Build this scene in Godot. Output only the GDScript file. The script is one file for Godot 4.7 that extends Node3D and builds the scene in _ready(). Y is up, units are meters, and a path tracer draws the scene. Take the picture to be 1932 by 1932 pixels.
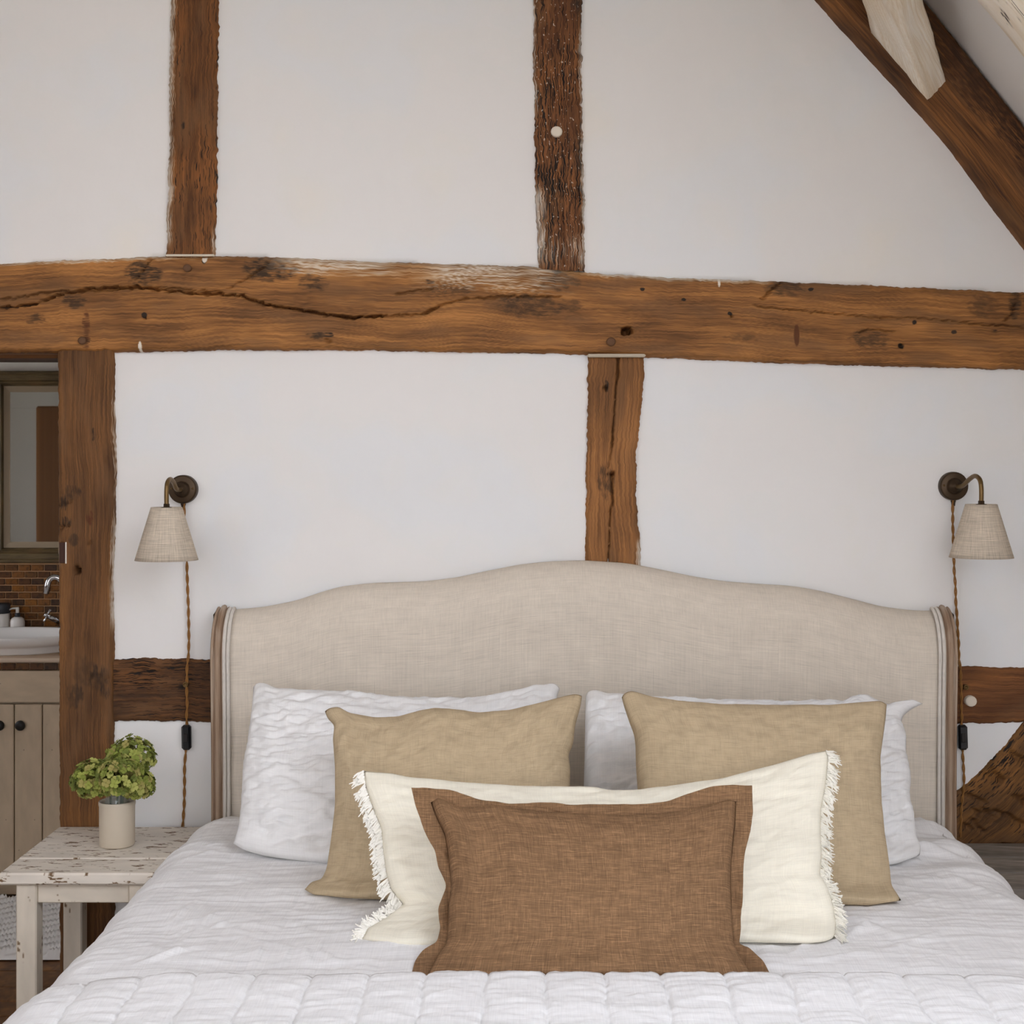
extends Node3D

# ---- lens of the photograph (in its own 1932 x 1932 pixels) ----
const F := 2808.0      # focal length
const CX := 1014.0     # vanishing point of the depth lines
const CY := 865.0
const H := 1.49        # eye height
const D := 3.6         # eye to the gable wall
const BED := 0.66      # top of the bedding

var M := {}
var rng := RandomNumberGenerator.new()

# ------------------------------------------------------------------ basics
func W(px: float, py: float, d: float) -> Vector3:
	return Vector3((px - CX) * d / F, H - (py - CY) * d / F, -d)

func mat(c: Color, rough := 0.8, metal := 0.0) -> StandardMaterial3D:
	var m := StandardMaterial3D.new()
	m.albedo_color = c
	m.roughness = rough
	m.metallic = metal
	return m

func rgb8(r: float, g: float, b: float) -> Color:
	return Color(r / 255.0, g / 255.0, b / 255.0)

func noise(s: int, f := 1.0, oct := 3, kind := FastNoiseLite.TYPE_SIMPLEX_SMOOTH) -> FastNoiseLite:
	var n := FastNoiseLite.new()
	n.seed = s
	n.frequency = f
	n.noise_type = kind
	n.fractal_type = FastNoiseLite.FRACTAL_FBM if oct > 1 else FastNoiseLite.FRACTAL_NONE
	n.fractal_octaves = oct
	return n

func origin_of(n: Node) -> Vector3:
	var p := Vector3.ZERO
	while n != self and n is Node3D:
		p += n.position
		n = n.get_parent()
	return p

# world-space mesh -> named part under parent
func part(called: String, mesh: Mesh, m: Material, parent: Node = self, label := "") -> MeshInstance3D:
	var o := MeshInstance3D.new()
	o.name = called
	o.mesh = mesh
	o.material_override = null
	for k in mesh.get_surface_count():
		o.set_surface_override_material(k, m)
	parent.add_child(o, true)
	o.position = -origin_of(parent)
	o.cast_shadow = GeometryInstance3D.SHADOW_CASTING_SETTING_ON
	if label:
		o.set_meta("label", label)
	return o

# mesh made round its own origin, set at a place
func put(called: String, mesh: Mesh, m: Material, at: Vector3, parent: Node = self, basis := Basis()) -> MeshInstance3D:
	var o := part(called, mesh, m, parent)
	o.transform = Transform3D(basis, at - origin_of(parent))
	return o

var used := {}
func thing(called: String, label: String, category: String, at := Vector3.ZERO, group := "") -> Node3D:
	var o := Node3D.new()
	if used.has(called):
		o.name = "%s_%03d" % [called, used[called]]
		used[called] += 1
	else:
		o.name = called
		used[called] = 1
	add_child(o, true)
	o.position = at
	o.set_meta("label", label)
	o.set_meta("category", category)
	if group:
		o.set_meta("group", group)
	return o

func structure(called: String, label := "") -> Node3D:
	var o := Node3D.new()
	o.name = called
	add_child(o, true)
	o.set_meta("kind", "structure")
	if label:
		o.set_meta("label", label)
	return o

func sub(called: String, parent: Node, label := "") -> Node3D:
	var o := Node3D.new()
	o.name = called
	parent.add_child(o, true)
	if label:
		o.set_meta("label", label)
	return o

# ------------------------------------------------------------------ mesh makers
func commit(v: PackedVector3Array, uv: PackedVector2Array, idx: PackedInt32Array, hint := Vector3.ZERO, flat := false, uv2 := PackedVector2Array()) -> ArrayMesh:
	var s := 0.0
	if hint != Vector3.ZERO:
		for k in range(0, idx.size(), 3):
			s += (v[idx[k + 2]] - v[idx[k]]).cross(v[idx[k + 1]] - v[idx[k]]).dot(hint)
	else:
		var c := Vector3.ZERO
		for p in v:
			c += p
		c /= v.size()
		for k in range(0, idx.size(), 3):
			s += (v[idx[k]] - c).dot((v[idx[k + 2]] - c).cross(v[idx[k + 1]] - c))
	if s < 0.0:
		for k in range(0, idx.size(), 3):
			var q := idx[k]
			idx[k] = idx[k + 1]
			idx[k + 1] = q
	var st := SurfaceTool.new()
	st.begin(Mesh.PRIMITIVE_TRIANGLES)
	if flat:
		st.set_smooth_group(-1)
		for q in idx:
			st.set_uv(uv[q] if uv.size() else Vector2.ZERO)
			st.add_vertex(v[q])
	else:
		for q in v.size():
			st.set_uv(uv[q] if uv.size() else Vector2.ZERO)
			st.add_vertex(v[q])
		for q in idx:
			st.add_index(q)
	st.generate_normals()
	return st.commit()

func grid_idx(nu: int, nv: int, idx: PackedInt32Array, at := 0, close_u := false) -> void:
	# (nu+1) x (nv+1) vertices, row by row along u
	var row := nu + 1
	for j in nv:
		for i in nu:
			var a := at + j * row + i
			idx.append_array(PackedInt32Array([a, a + 1, a + row, a + 1, a + row + 1, a + row]))

func grid(nu: int, nv: int, f: Callable, hint := Vector3.ZERO) -> ArrayMesh:
	var v := PackedVector3Array()
	var uv := PackedVector2Array()
	var idx := PackedInt32Array()
	for j in nv + 1:
		for i in nu + 1:
			var a := float(i) / nu
			var b := float(j) / nv
			v.append(f.call(a, b))
			uv.append(Vector2(a, b))
	grid_idx(nu, nv, idx)
	return commit(v, uv, idx, hint)

# box with chamfered edges, centred at c; uv in metres with u along the longest side
func box(c: Vector3, s: Vector3, bev := 0.003, wob := 0.0, sd := 1) -> ArrayMesh:
	var h := s * 0.5
	bev = minf(bev, minf(h.x, minf(h.y, h.z)) * 0.9)
	var st := SurfaceTool.new()
	st.begin(Mesh.PRIMITIVE_TRIANGLES)
	st.set_smooth_group(-1)
	var longest := 0
	if s.y > s.x and s.y >= s.z:
		longest = 1
	elif s.z > s.x and s.z > s.y:
		longest = 2
	var poly := func(ps: Array, n: Vector3) -> void:
		var m := Vector3.ZERO
		for p in ps:
			m += p
		m /= ps.size()
		for k in ps.size():
			var tri := [m, ps[k], ps[(k + 1) % ps.size()]]
			if (tri[2] - tri[0]).cross(tri[1] - tri[0]).dot(n) < 0.0:
				tri = [tri[0], tri[2], tri[1]]
			for p in tri:
				var q: Vector3 = p + h
				var along := q[longest]
				var across := 0.0
				for ax in 3:
					if ax != longest:
						across += q[ax]
				st.set_uv(Vector2(along, across))
				st.add_vertex(p + c)
	for ax in 3:
		var b := (ax + 1) % 3
		var e := (ax + 2) % 3
		for sg in [-1.0, 1.0]:
			var ps := []
			for q in [[-1, -1], [1, -1], [1, 1], [-1, 1]]:
				var p := Vector3.ZERO
				p[ax] = sg * h[ax]
				p[b] = q[0] * (h[b] - bev)
				p[e] = q[1] * (h[e] - bev)
				ps.append(p)
			var n := Vector3.ZERO
			n[ax] = sg
			poly.call(ps, n)
		for s1 in [-1.0, 1.0]:
			for s2 in [-1.0, 1.0]:
				var ps := []
				for q in [[-1, 0], [1, 0], [1, 1], [-1, 1]]:
					var p := Vector3.ZERO
					p[ax] = q[0] * (h[ax] - bev)
					p[b] = s1 * (h[b] if q[1] == 0 else h[b] - bev)
					p[e] = s2 * (h[e] - bev if q[1] == 0 else h[e])
					ps.append(p)
				var n := Vector3.ZERO
				n[b] = s1
				n[e] = s2
				poly.call(ps, n)
	for sx in [-1.0, 1.0]:
		for sy in [-1.0, 1.0]:
			for sz in [-1.0, 1.0]:
				poly.call([Vector3(sx * h.x, sy * (h.y - bev), sz * (h.z - bev)), Vector3(sx * (h.x - bev), sy * h.y, sz * (h.z - bev)), Vector3(sx * (h.x - bev), sy * (h.y - bev), sz * h.z)], Vector3(sx, sy, sz))
	st.generate_normals()
	return st.commit()

# polygon in a plane, extruded: p(x, y) -> base + x*ax + y*ay, from 0 to depth*az
func extrude(poly: PackedVector2Array, base: Vector3, ax: Vector3, ay: Vector3, az: Vector3) -> ArrayMesh:
	var tri := Geometry2D.triangulate_polygon(poly)
	var v := PackedVector3Array()
	var uv := PackedVector2Array()
	var idx := PackedInt32Array()
	var n := poly.size()
	for k in 2:
		for p in poly:
			v.append(base + ax * p.x + ay * p.y + az * k)
			uv.append(p)
	for t in range(0, tri.size(), 3):
		idx.append_array(PackedInt32Array([tri[t], tri[t + 1], tri[t + 2], tri[t] + n, tri[t + 2] + n, tri[t + 1] + n]))
	var turn := 1.0 if not Geometry2D.is_polygon_clockwise(poly) else -1.0
	var a := poly[tri[0]]
	var b := poly[tri[1]]
	var c := poly[tri[2]]
	var tri_ccw := (b - a).cross(c - a) > 0.0
	var poly_ccw := 0.0
	for k in n:
		poly_ccw += poly[k].cross(poly[(k + 1) % n])
	for k in n:
		var q := (k + 1) % n
		if (poly_ccw > 0.0) == tri_ccw:
			idx.append_array(PackedInt32Array([k, k + n, q, q, k + n, q + n]))
		else:
			idx.append_array(PackedInt32Array([k, q, k + n, q, q + n, k + n]))
	return commit(v, uv, idx, Vector3.ZERO, true)

# tube along points
func tube(pts: Array, rad: Variant, sides := 8, caps := true) -> ArrayMesh:
	var v := PackedVector3Array()
	var uv := PackedVector2Array()
	var idx := PackedInt32Array()
	var n := pts.size()
	var up := Vector3(0.31, 0.17, 0.93)
	var dist := 0.0
	for k in n:
		var t: Vector3 = (pts[mini(k + 1, n - 1)] - pts[maxi(k - 1, 0)]).normalized()
		up = (up - t * up.dot(t)).normalized()
		var side := t.cross(up)
		var r: float = rad[k] if rad is Array else rad
		if k > 0:
			dist += pts[k].distance_to(pts[k - 1])
		for i in sides + 1:
			var a := TAU * i / sides
			v.append(pts[k] + (up * cos(a) + side * sin(a)) * r)
			uv.append(Vector2(dist, float(i) / sides))
	grid_idx(sides, n - 1, idx)
	if caps:
		for e in [0, n - 1]:
			var at := v.size()
			v.append(pts[e])
			uv.append(Vector2.ZERO)
			for i in sides:
				var q: int = e * (sides + 1) + i
				idx.append_array(PackedInt32Array([at, q + 1, q] if e == 0 else [at, q, q + 1]))
	return commit(v, uv, idx)

# profile of (radius, height) turned round an axis
func lathe(prof: Array, at: Vector3, axis := Vector3.UP, n := 32, sq := Vector2.ONE, sharp := false) -> ArrayMesh:
	var v := PackedVector3Array()
	var uv := PackedVector2Array()
	var idx := PackedInt32Array()
	var ref := Vector3.RIGHT if absf(axis.dot(Vector3.RIGHT)) < 0.9 else Vector3.UP
	var e1 := (ref - axis * ref.dot(axis)).normalized()
	var e2 := e1.cross(axis)
	for j in prof.size():
		for i in n + 1:
			var a := TAU * i / n
			v.append(at + axis * prof[j].y + (e1 * cos(a) * sq.x + e2 * sin(a) * sq.y) * prof[j].x)
			uv.append(Vector2(float(i) / n, float(j) / (prof.size() - 1)))
	grid_idx(n, prof.size() - 1, idx)
	return commit(v, uv, idx)

func resample(pts: Array, n: int, smooth := 0) -> PackedVector2Array:
	var cum := [0.0]
	for k in range(1, pts.size()):
		cum.append(cum[-1] + pts[k].distance_to(pts[k - 1]))
	var out := PackedVector2Array()
	var k := 0
	for i in n + 1:
		var s: float = cum[-1] * i / n
		while k < pts.size() - 2 and cum[k + 1] < s:
			k += 1
		var t: float = (s - cum[k]) / maxf(cum[k + 1] - cum[k], 1e-6)
		out.append(pts[k].lerp(pts[k + 1], clampf(t, 0, 1)))
	for q in smooth:
		var c := out.duplicate()
		for i in range(1, n):
			out[i] = (c[i - 1] + c[i] * 2.0 + c[i + 1]) * 0.25
	return out

func V(a: Array) -> Array:
	var o := []
	for k in range(0, a.size(), 2):
		o.append(Vector2(a[k], a[k + 1]))
	return o

# ------------------------------------------------------------------ textures
func tex(img: Image) -> ImageTexture:
	return ImageTexture.create_from_image(img)

# oak: grain runs along u. len/wid in metres. marks: [u, t, ru, rt, strength, colour] with u, t as fractions
func wood(w: int, h: int, length: float, width: float, sd: int, dark: Color, light: Color, o := {}) -> StandardMaterial3D:
	var n1 := noise(sd, 1.0, 2)
	var n2 := noise(sd + 1, 1.0, 3)
	var n3 := noise(sd + 2, 1.0, 2)
	var n4 := noise(sd + 3, 1.0, 3)
	var pit: float = o.get("pit", 0.0)
	var speck: float = o.get("speck", 0.0)
	var wash: Array = o.get("wash", [])
	var marks: Array = o.get("marks", [])
	var wave: float = o.get("wave", 0.008)
	var data := PackedByteArray()
	data.resize(w * h * 3)
	var hd := PackedByteArray()
	hd.resize(w * h)
	var grey: Color = o.get("grey", rgb8(118, 84, 54))
	var white: Color = o.get("white", rgb8(222, 214, 202))
	for j in h:
		var t := (j + 0.5) / h
		var y := t * width
		for i in w:
			var u := (i + 0.5) / w
			var x := u * length
			var wy := y + wave * n1.get_noise_2d(x * 2.2, y * 4.0)
			var g := n2.get_noise_2d(x * 1.3, wy * 110.0)
			var fine := n3.get_noise_2d(x * 9.0, wy * 430.0)
			var tone := n4.get_noise_2d(x * 2.6, y * 9.0)
			var val := 0.55 + 0.34 * g + 0.36 * fine + 0.45 * tone
			var c := dark.lerp(light, clampf(val, 0.0, 1.0))
			c = c.lerp(grey, clampf(n4.get_noise_2d(x * 3.3 + 40.0, y * 12.0) * 1.1 - 0.08, 0.0, 0.5))
			var hgt := 0.55 + 0.18 * g + 0.14 * fine
			if pit > 0.0:
				var p := n3.get_noise_2d(x * 11.0 + 9.0, wy * 280.0 + 7.0) + 0.5 * tone
				if p > 0.52 - pit:
					var k := clampf((p - 0.52 + pit) * 7.0, 0.0, 1.0)
					c = c.lerp(Color(0.075, 0.05, 0.035), k * 0.9)
					hgt -= 0.45 * k
			for q in marks:
				var dx: float = (u - q[0]) / q[2]
				var dy: float = (t - q[1]) / q[3]
				var r2: float = dx * dx + dy * dy
				if r2 < 1.0:
					var k: float = clampf(((1.0 - r2) * (1.0 if q[2] * length > 0.0095 else 2.5) + 1.3 * fine + 0.9 * n4.get_noise_2d(x * 30.0, wy * 60.0) - (0.3 if q[2] * length > 0.0095 else 0.0)) * 1.4, 0.0, 1.0) * q[4] * minf(1.0, (1.0 - r2) * 3.0)
					c = c.lerp(q[5], k)
			for q in wash:
				# [u0, u1, t0, t1, amount]
				if u > q[0] and u < q[1]:
					var side := minf(minf(u - q[0], q[1] - u) / 0.03, 1.0)
					var k: float = clampf(1.0 - (t - q[2]) / (q[3] - q[2]), 0.0, 1.0) if q[3] > q[2] else clampf(1.0 - (q[2] - t) / (q[2] - q[3]), 0.0, 1.0)
					if (t - q[2]) * (q[3] - q[2]) < 0.0:
						k = 0.0
					k = clampf((k * 1.3 * q[4] + fine * 0.9 + tone * 0.5 - 0.25) * 1.6, 0.0, 1.0) * side * minf(k * 6.0, 1.0)
					c = c.lerp(white, k * 0.8)
			if speck > 0.0:
				var p2 := n3.get_noise_2d(x * 70.0 + 31.0, y * 110.0 + 5.0)
				if p2 > 0.66 - speck:
					c = c.lerp(white, 0.8)
			var at := (j * w + i) * 3
			data[at] = int(clampf(c.r, 0, 1) * 255.0)
			data[at + 1] = int(clampf(c.g, 0, 1) * 255.0)
			data[at + 2] = int(clampf(c.b, 0, 1) * 255.0)
			hd[j * w + i] = int(clampf(hgt, 0, 1) * 255.0)
	var m := mat(Color.WHITE, o.get("rough", 0.72))
	m.albedo_texture = tex(Image.create_from_data(w, h, false, Image.FORMAT_RGB8, data))
	m.heightmap_enabled = true
	m.heightmap_texture = tex(Image.create_from_data(w, h, false, Image.FORMAT_L8, hd))
	m.heightmap_scale = o.get("relief", 0.16)
	m.texture_repeat = o.get("repeat", false)
	m.metallic_specular = 0.4
	return m

# woven cloth: threads both ways, slubs; colour kept by albedo_color
func weave(n: int, sd: int, amount: float, slub: float, slub_light: float, cloth: Color, blotch := 0.03) -> StandardMaterial3D:
	var a := noise(sd, 1.0, 2)
	var b := noise(sd + 5, 1.0, 2)
	var c := noise(sd + 9, 1.0, 2)
	var data := PackedByteArray()
	data.resize(n * n * 3)
	var hd := PackedByteArray()
	hd.resize(n * n)
	for j in n:
		for i in n:
			var hz := a.get_noise_2d(i * 0.007, j * 0.9)
			var vt := b.get_noise_2d(i * 0.9, j * 0.007)
			var v := 1.0 - amount * 0.5 + amount * (hz + vt * 0.8)
			var s := c.get_noise_2d(i * 0.011 + 77.0, j * 0.7)
			var s2 := c.get_noise_2d(i * 0.7, j * 0.011 + 55.0) - 0.12
			var k := maxf(s, s2) - 0.42
			if k > 0.0:
				v += slub * minf(k * 5.0, 1.0) * slub_light
			v += blotch * c.get_noise_2d(i * 0.012, j * 0.012)
			v *= 0.97 if (i + j) % 2 == 0 else 1.0
			var at := (j * n + i) * 3
			var col := cloth * v
			data[at] = int(clampf(col.r, 0, 1) * 255.0)
			data[at + 1] = int(clampf(col.g, 0, 1) * 255.0)
			data[at + 2] = int(clampf(col.b, 0, 1) * 255.0)
			hd[j * n + i] = int(clampf(0.5 + 0.35 * (hz + vt), 0, 1) * 255.0)
	var m := mat(Color.WHITE, 0.95)
	m.albedo_texture = tex(Image.create_from_data(n, n, false, Image.FORMAT_RGB8, data))
	m.heightmap_enabled = true
	m.heightmap_texture = tex(Image.create_from_data(n, n, false, Image.FORMAT_L8, hd))
	m.heightmap_scale = 0.04
	m.metallic_specular = 0.2
	return m

# painted wood with worn patches of bare wood
func chipped(n: int, sd: int, paint: Color, bare: Color, amount: float) -> StandardMaterial3D:
	var a := noise(sd, 1.0, 4)
	var b := noise(sd + 2, 1.0, 3)
	var data := PackedByteArray()
	data.resize(n * n * 3)
	var hd := PackedByteArray()
	hd.resize(n * n)
	for j in n:
		for i in n:
			var x := float(i) / n
			var y := float(j) / n
			var p := a.get_noise_2d(x * 9.0, y * 34.0) + 0.45 * b.get_noise_2d(x * 40.0, y * 130.0)
			var v := 1.0 + 0.05 * b.get_noise_2d(x * 6.0, y * 18.0)
			var c := paint * v
			var k := clampf((p - 0.62 + amount) * 14.0, 0.0, 1.0)
			c = c.lerp(bare, k)
			var at := (j * n + i) * 3
			data[at] = int(clampf(c.r, 0, 1) * 255.0)
			data[at + 1] = int(clampf(c.g, 0, 1) * 255.0)
			data[at + 2] = int(clampf(c.b, 0, 1) * 255.0)
			hd[j * n + i] = int(clampf(0.7 - 0.5 * k + 0.1 * b.get_noise_2d(x * 30.0, y * 90.0), 0, 1) * 255.0)
	var m := mat(Color.WHITE, 0.62)
	m.albedo_texture = tex(Image.create_from_data(n, n, false, Image.FORMAT_RGB8, data))
	m.heightmap_enabled = true
	m.heightmap_texture = tex(Image.create_from_data(n, n, false, Image.FORMAT_L8, hd))
	m.heightmap_scale = 0.06
	return m

func ramp(cols: Array) -> Gradient:
	var g := Gradient.new()
	var off := PackedFloat32Array()
	var cc := PackedColorArray()
	for k in cols.size():
		off.append(float(k) / (cols.size() - 1))
		cc.append(cols[k])
	g.offsets = off
	g.colors = cc
	return g

func noise_tex(sd: int, f: float, n: int, cols: Array, oct := 4) -> NoiseTexture2D:
	var t := NoiseTexture2D.new()
	t.width = n
	t.height = n
	t.seamless = true
	t.noise = noise(sd, f, oct)
	if cols:
		t.color_ramp = ramp(cols)
	return t

func plaster_mat(c1: Color, c2: Color, c3: Color) -> StandardMaterial3D:
	var m := mat(Color.WHITE, 0.92)
	m.albedo_texture = noise_tex(4, 0.006, 512, [c1, c2, c2, c3, c2])
	m.uv1_triplanar = true
	m.uv1_world_triplanar = true
	m.uv1_scale = Vector3(0.55, 0.55, 0.55)
	m.heightmap_enabled = true
	m.heightmap_texture = noise_tex(9, 0.03, 512, [], 5)
	m.heightmap_scale = 0.07
	m.metallic_specular = 0.25
	return m

func make_materials() -> void:
	M.plaster = plaster_mat(rgb8(238, 232, 224), rgb8(235, 232, 229), rgb8(232, 232, 233))
	M.plain_plaster = mat(rgb8(236, 232, 227), 0.95)
	M.brass = mat(rgb8(116, 92, 58), 0.42, 0.85)
	M.dark_brass = mat(rgb8(70, 55, 40), 0.45, 0.75)
	M.chrome = mat(rgb8(205, 205, 208), 0.12, 1.0)
	M.black = mat(rgb8(17, 17, 19), 0.35)
	M.iron = mat(rgb8(34, 30, 28), 0.5, 0.3)
	M.flex = mat(rgb8(142, 96, 42), 0.75)
	M.mirror = mat(rgb8(232, 236, 234), 0.02, 1.0)
	M.ceramic = mat(rgb8(236, 232, 228), 0.14)
	M.bottle = mat(rgb8(222, 216, 210), 0.4)
	M.cap = mat(rgb8(38, 40, 46), 0.4)
	M.slip = mat(rgb8(150, 132, 108), 0.6)
	M.grout = mat(rgb8(190, 150, 112), 0.9)
	M.stone_edge = mat(rgb8(196, 168, 140), 0.6)
	M.crock = mat(rgb8(205, 192, 172), 0.38)
	M.seam = mat(rgb8(196, 190, 184), 0.9)
	M.fringe = mat(rgb8(250, 246, 236), 0.95)
	M.piping = weave(128, 60, 0.06, 0.0, 1.0, rgb8(222, 214, 204))
	M.linen = weave(768, 11, 0.045, 0.05, -1.0, rgb8(225, 213, 197), 0.02)
	M.tan = weave(768, 21, 0.06, 0.09, -1.0, rgb8(196, 175, 143), 0.03)
	M.tan.uv1_scale = Vector3(1.3, 1.0, 1)
	M.cream = weave(512, 31, 0.03, 0.0, -1.0, rgb8(248, 241, 222), 0.01)
	M.cream.uv1_scale = Vector3(3, 1.2, 1)
	M.brown = weave(768, 41, 0.20, 0.30, 1.0, rgb8(144, 111, 81), 0.03)
	M.brown.uv1_scale = Vector3(1.3, 1.0, 1)
	M.white = weave(512, 51, 0.02, 0.01, 1.0, rgb8(240, 238, 236), 0.01)
	M.shade = weave(512, 71, 0.14, 0.10, -1.0, rgb8(218, 203, 183), 0.02)
	M.shade.backlight_enabled = true
	M.shade.backlight = Color(0.25, 0.22, 0.18)
	M.paint_top = chipped(640, 81, rgb8(222, 212, 198), rgb8(112, 86, 60), 0.25)
	M.paint_leg = chipped(256, 85, rgb8(214, 202, 184), rgb8(120, 96, 70), -0.05)
	M.cabinet = chipped(256, 91, rgb8(200, 178, 150), rgb8(52, 42, 34), -0.16)
	for mm in [M.paint_top, M.paint_leg, M.cabinet]:
		mm.uv1_scale = Vector3(1.4, 1.4, 1)

# ------------------------------------------------------------------ timber in the gable wall
# a, b: its two long edges as points in the photograph; lies on the wall and stands `proud` of it
func timber(called: String, parent: Node, a: Array, b: Array, m: Material, o := {}) -> MeshInstance3D:
	var nu: int = o.get("nu", 120)
	var nv: int = o.get("nv", 26)
	var proud: float = o.get("proud", 0.012)
	var back: float = o.get("back", 0.05)
	var d := D - proud
	var A := resample(V(a), nu, o.get("smooth", 3))
	var B := resample(V(b), nu, o.get("smooth", 3))
	var rag: float = o.get("rag", 1.6)
	var sd: int = o.get("seed", 5)
	var n := noise(sd, 1.0, 3)
	var nb := noise(sd + 40, 1.0, 2)
	var cracks: Array = o.get("cracks", [])
	var rnd: float = o.get("round", 7.0)
	var v := PackedVector3Array()
	var uv := PackedVector2Array()
	var idx := PackedInt32Array()
	var rows := [-1.0]
	for j in nv + 1:
		rows.append(float(j) / nv)
	rows.append(2.0)
	for t in rows:
		var tt := clampf(t, 0.0, 1.0)
		for i in nu + 1:
			var pa := A[i]
			var pb := B[i]
			var across := (pb - pa).normalized()
			var w := pa.distance_to(pb)
			pa += across * rag * (n.get_noise_2d(pa.x * 0.09, pa.y * 0.09) * 1.2 + n.get_noise_2d(pa.x * 0.02, pa.y * 0.02) * 1.4)
			pb += across * rag * (n.get_noise_2d(pb.x * 0.09 + 99.0, pb.y * 0.09) * 1.2 + n.get_noise_2d(pb.x * 0.02, pb.y * 0.02 + 50.0) * 1.4)
			var p := pa.lerp(pb, tt)
			var z := proud
			var e := minf(tt, 1.0 - tt) * w
			z -= proud * 0.75 * pow(clampf(1.0 - e / rnd, 0.0, 1.0), 2.0)
			z += 0.0022 * nb.get_noise_2d(p.x * 0.012, p.y * 0.012) + 0.0012 * nb.get_noise_2d(p.x * 0.05, p.y * 0.05)
			if t < 0.0 or t > 1.0:
				z = -back
			else:
				var p_was := p
				p += Vector2(n.get_noise_2d(p.x * 0.09, 3.0), n.get_noise_2d(p.x * 0.07, 11.0 + p.y * 0.02)) * 4.0
				for c in cracks:
					var best := 1e9
					var along := 0.0
					var pts: Array = c[0]
					for k in pts.size() - (0 if pts.size() == 1 else 1):
						var q: Vector2 = pts[k] if pts.size() == 1 else Geometry2D.get_closest_point_to_segment(p, pts[k], pts[k + 1])
						best = minf(best, q.distance_to(p))
					var ww: float = c[1] * (1.0 if c[1] > 4.9 else 0.72) * (1.0 if pts.size() == 1 else 0.75 + 0.6 * n.get_noise_2d(p.x * 0.05, 7.0))
					if best < ww:
						z -= c[2] * minf(1.0, (1.0 - best / ww) * 3.0)
				p = p_was
			v.append(W(p.x, p.y, d) + Vector3(0, 0, z - proud))
			uv.append(Vector2(float(i) / nu, tt))
	grid_idx(nu, rows.size() - 1, idx)
	var o2 := part(called, commit(v, uv, idx, Vector3(0, 0, 1)), m, parent, o.get("label", ""))
	return o2

func peg(parent: Node, px: float, py: float, r: float, m: Material, out := 0.016) -> void:
	var c := W(px, py, D - 0.004)
	var rr := r * D / F
	var pr := [Vector2(0.0, out), Vector2(rr * 0.7, out), Vector2(rr * 0.95, out - 0.0015), Vector2(rr, out - 0.004), Vector2(rr, -0.01)]
	part("peg", lathe(pr, c, Vector3(0, 0, 1), 14, Vector2(1.0, 0.93)), m, parent)

# roof line of the right-hand slope on the gable, in metres
func roof_y(x: float) -> float:
	return 2.545 - (x - 0.951) * 1.266

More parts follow.
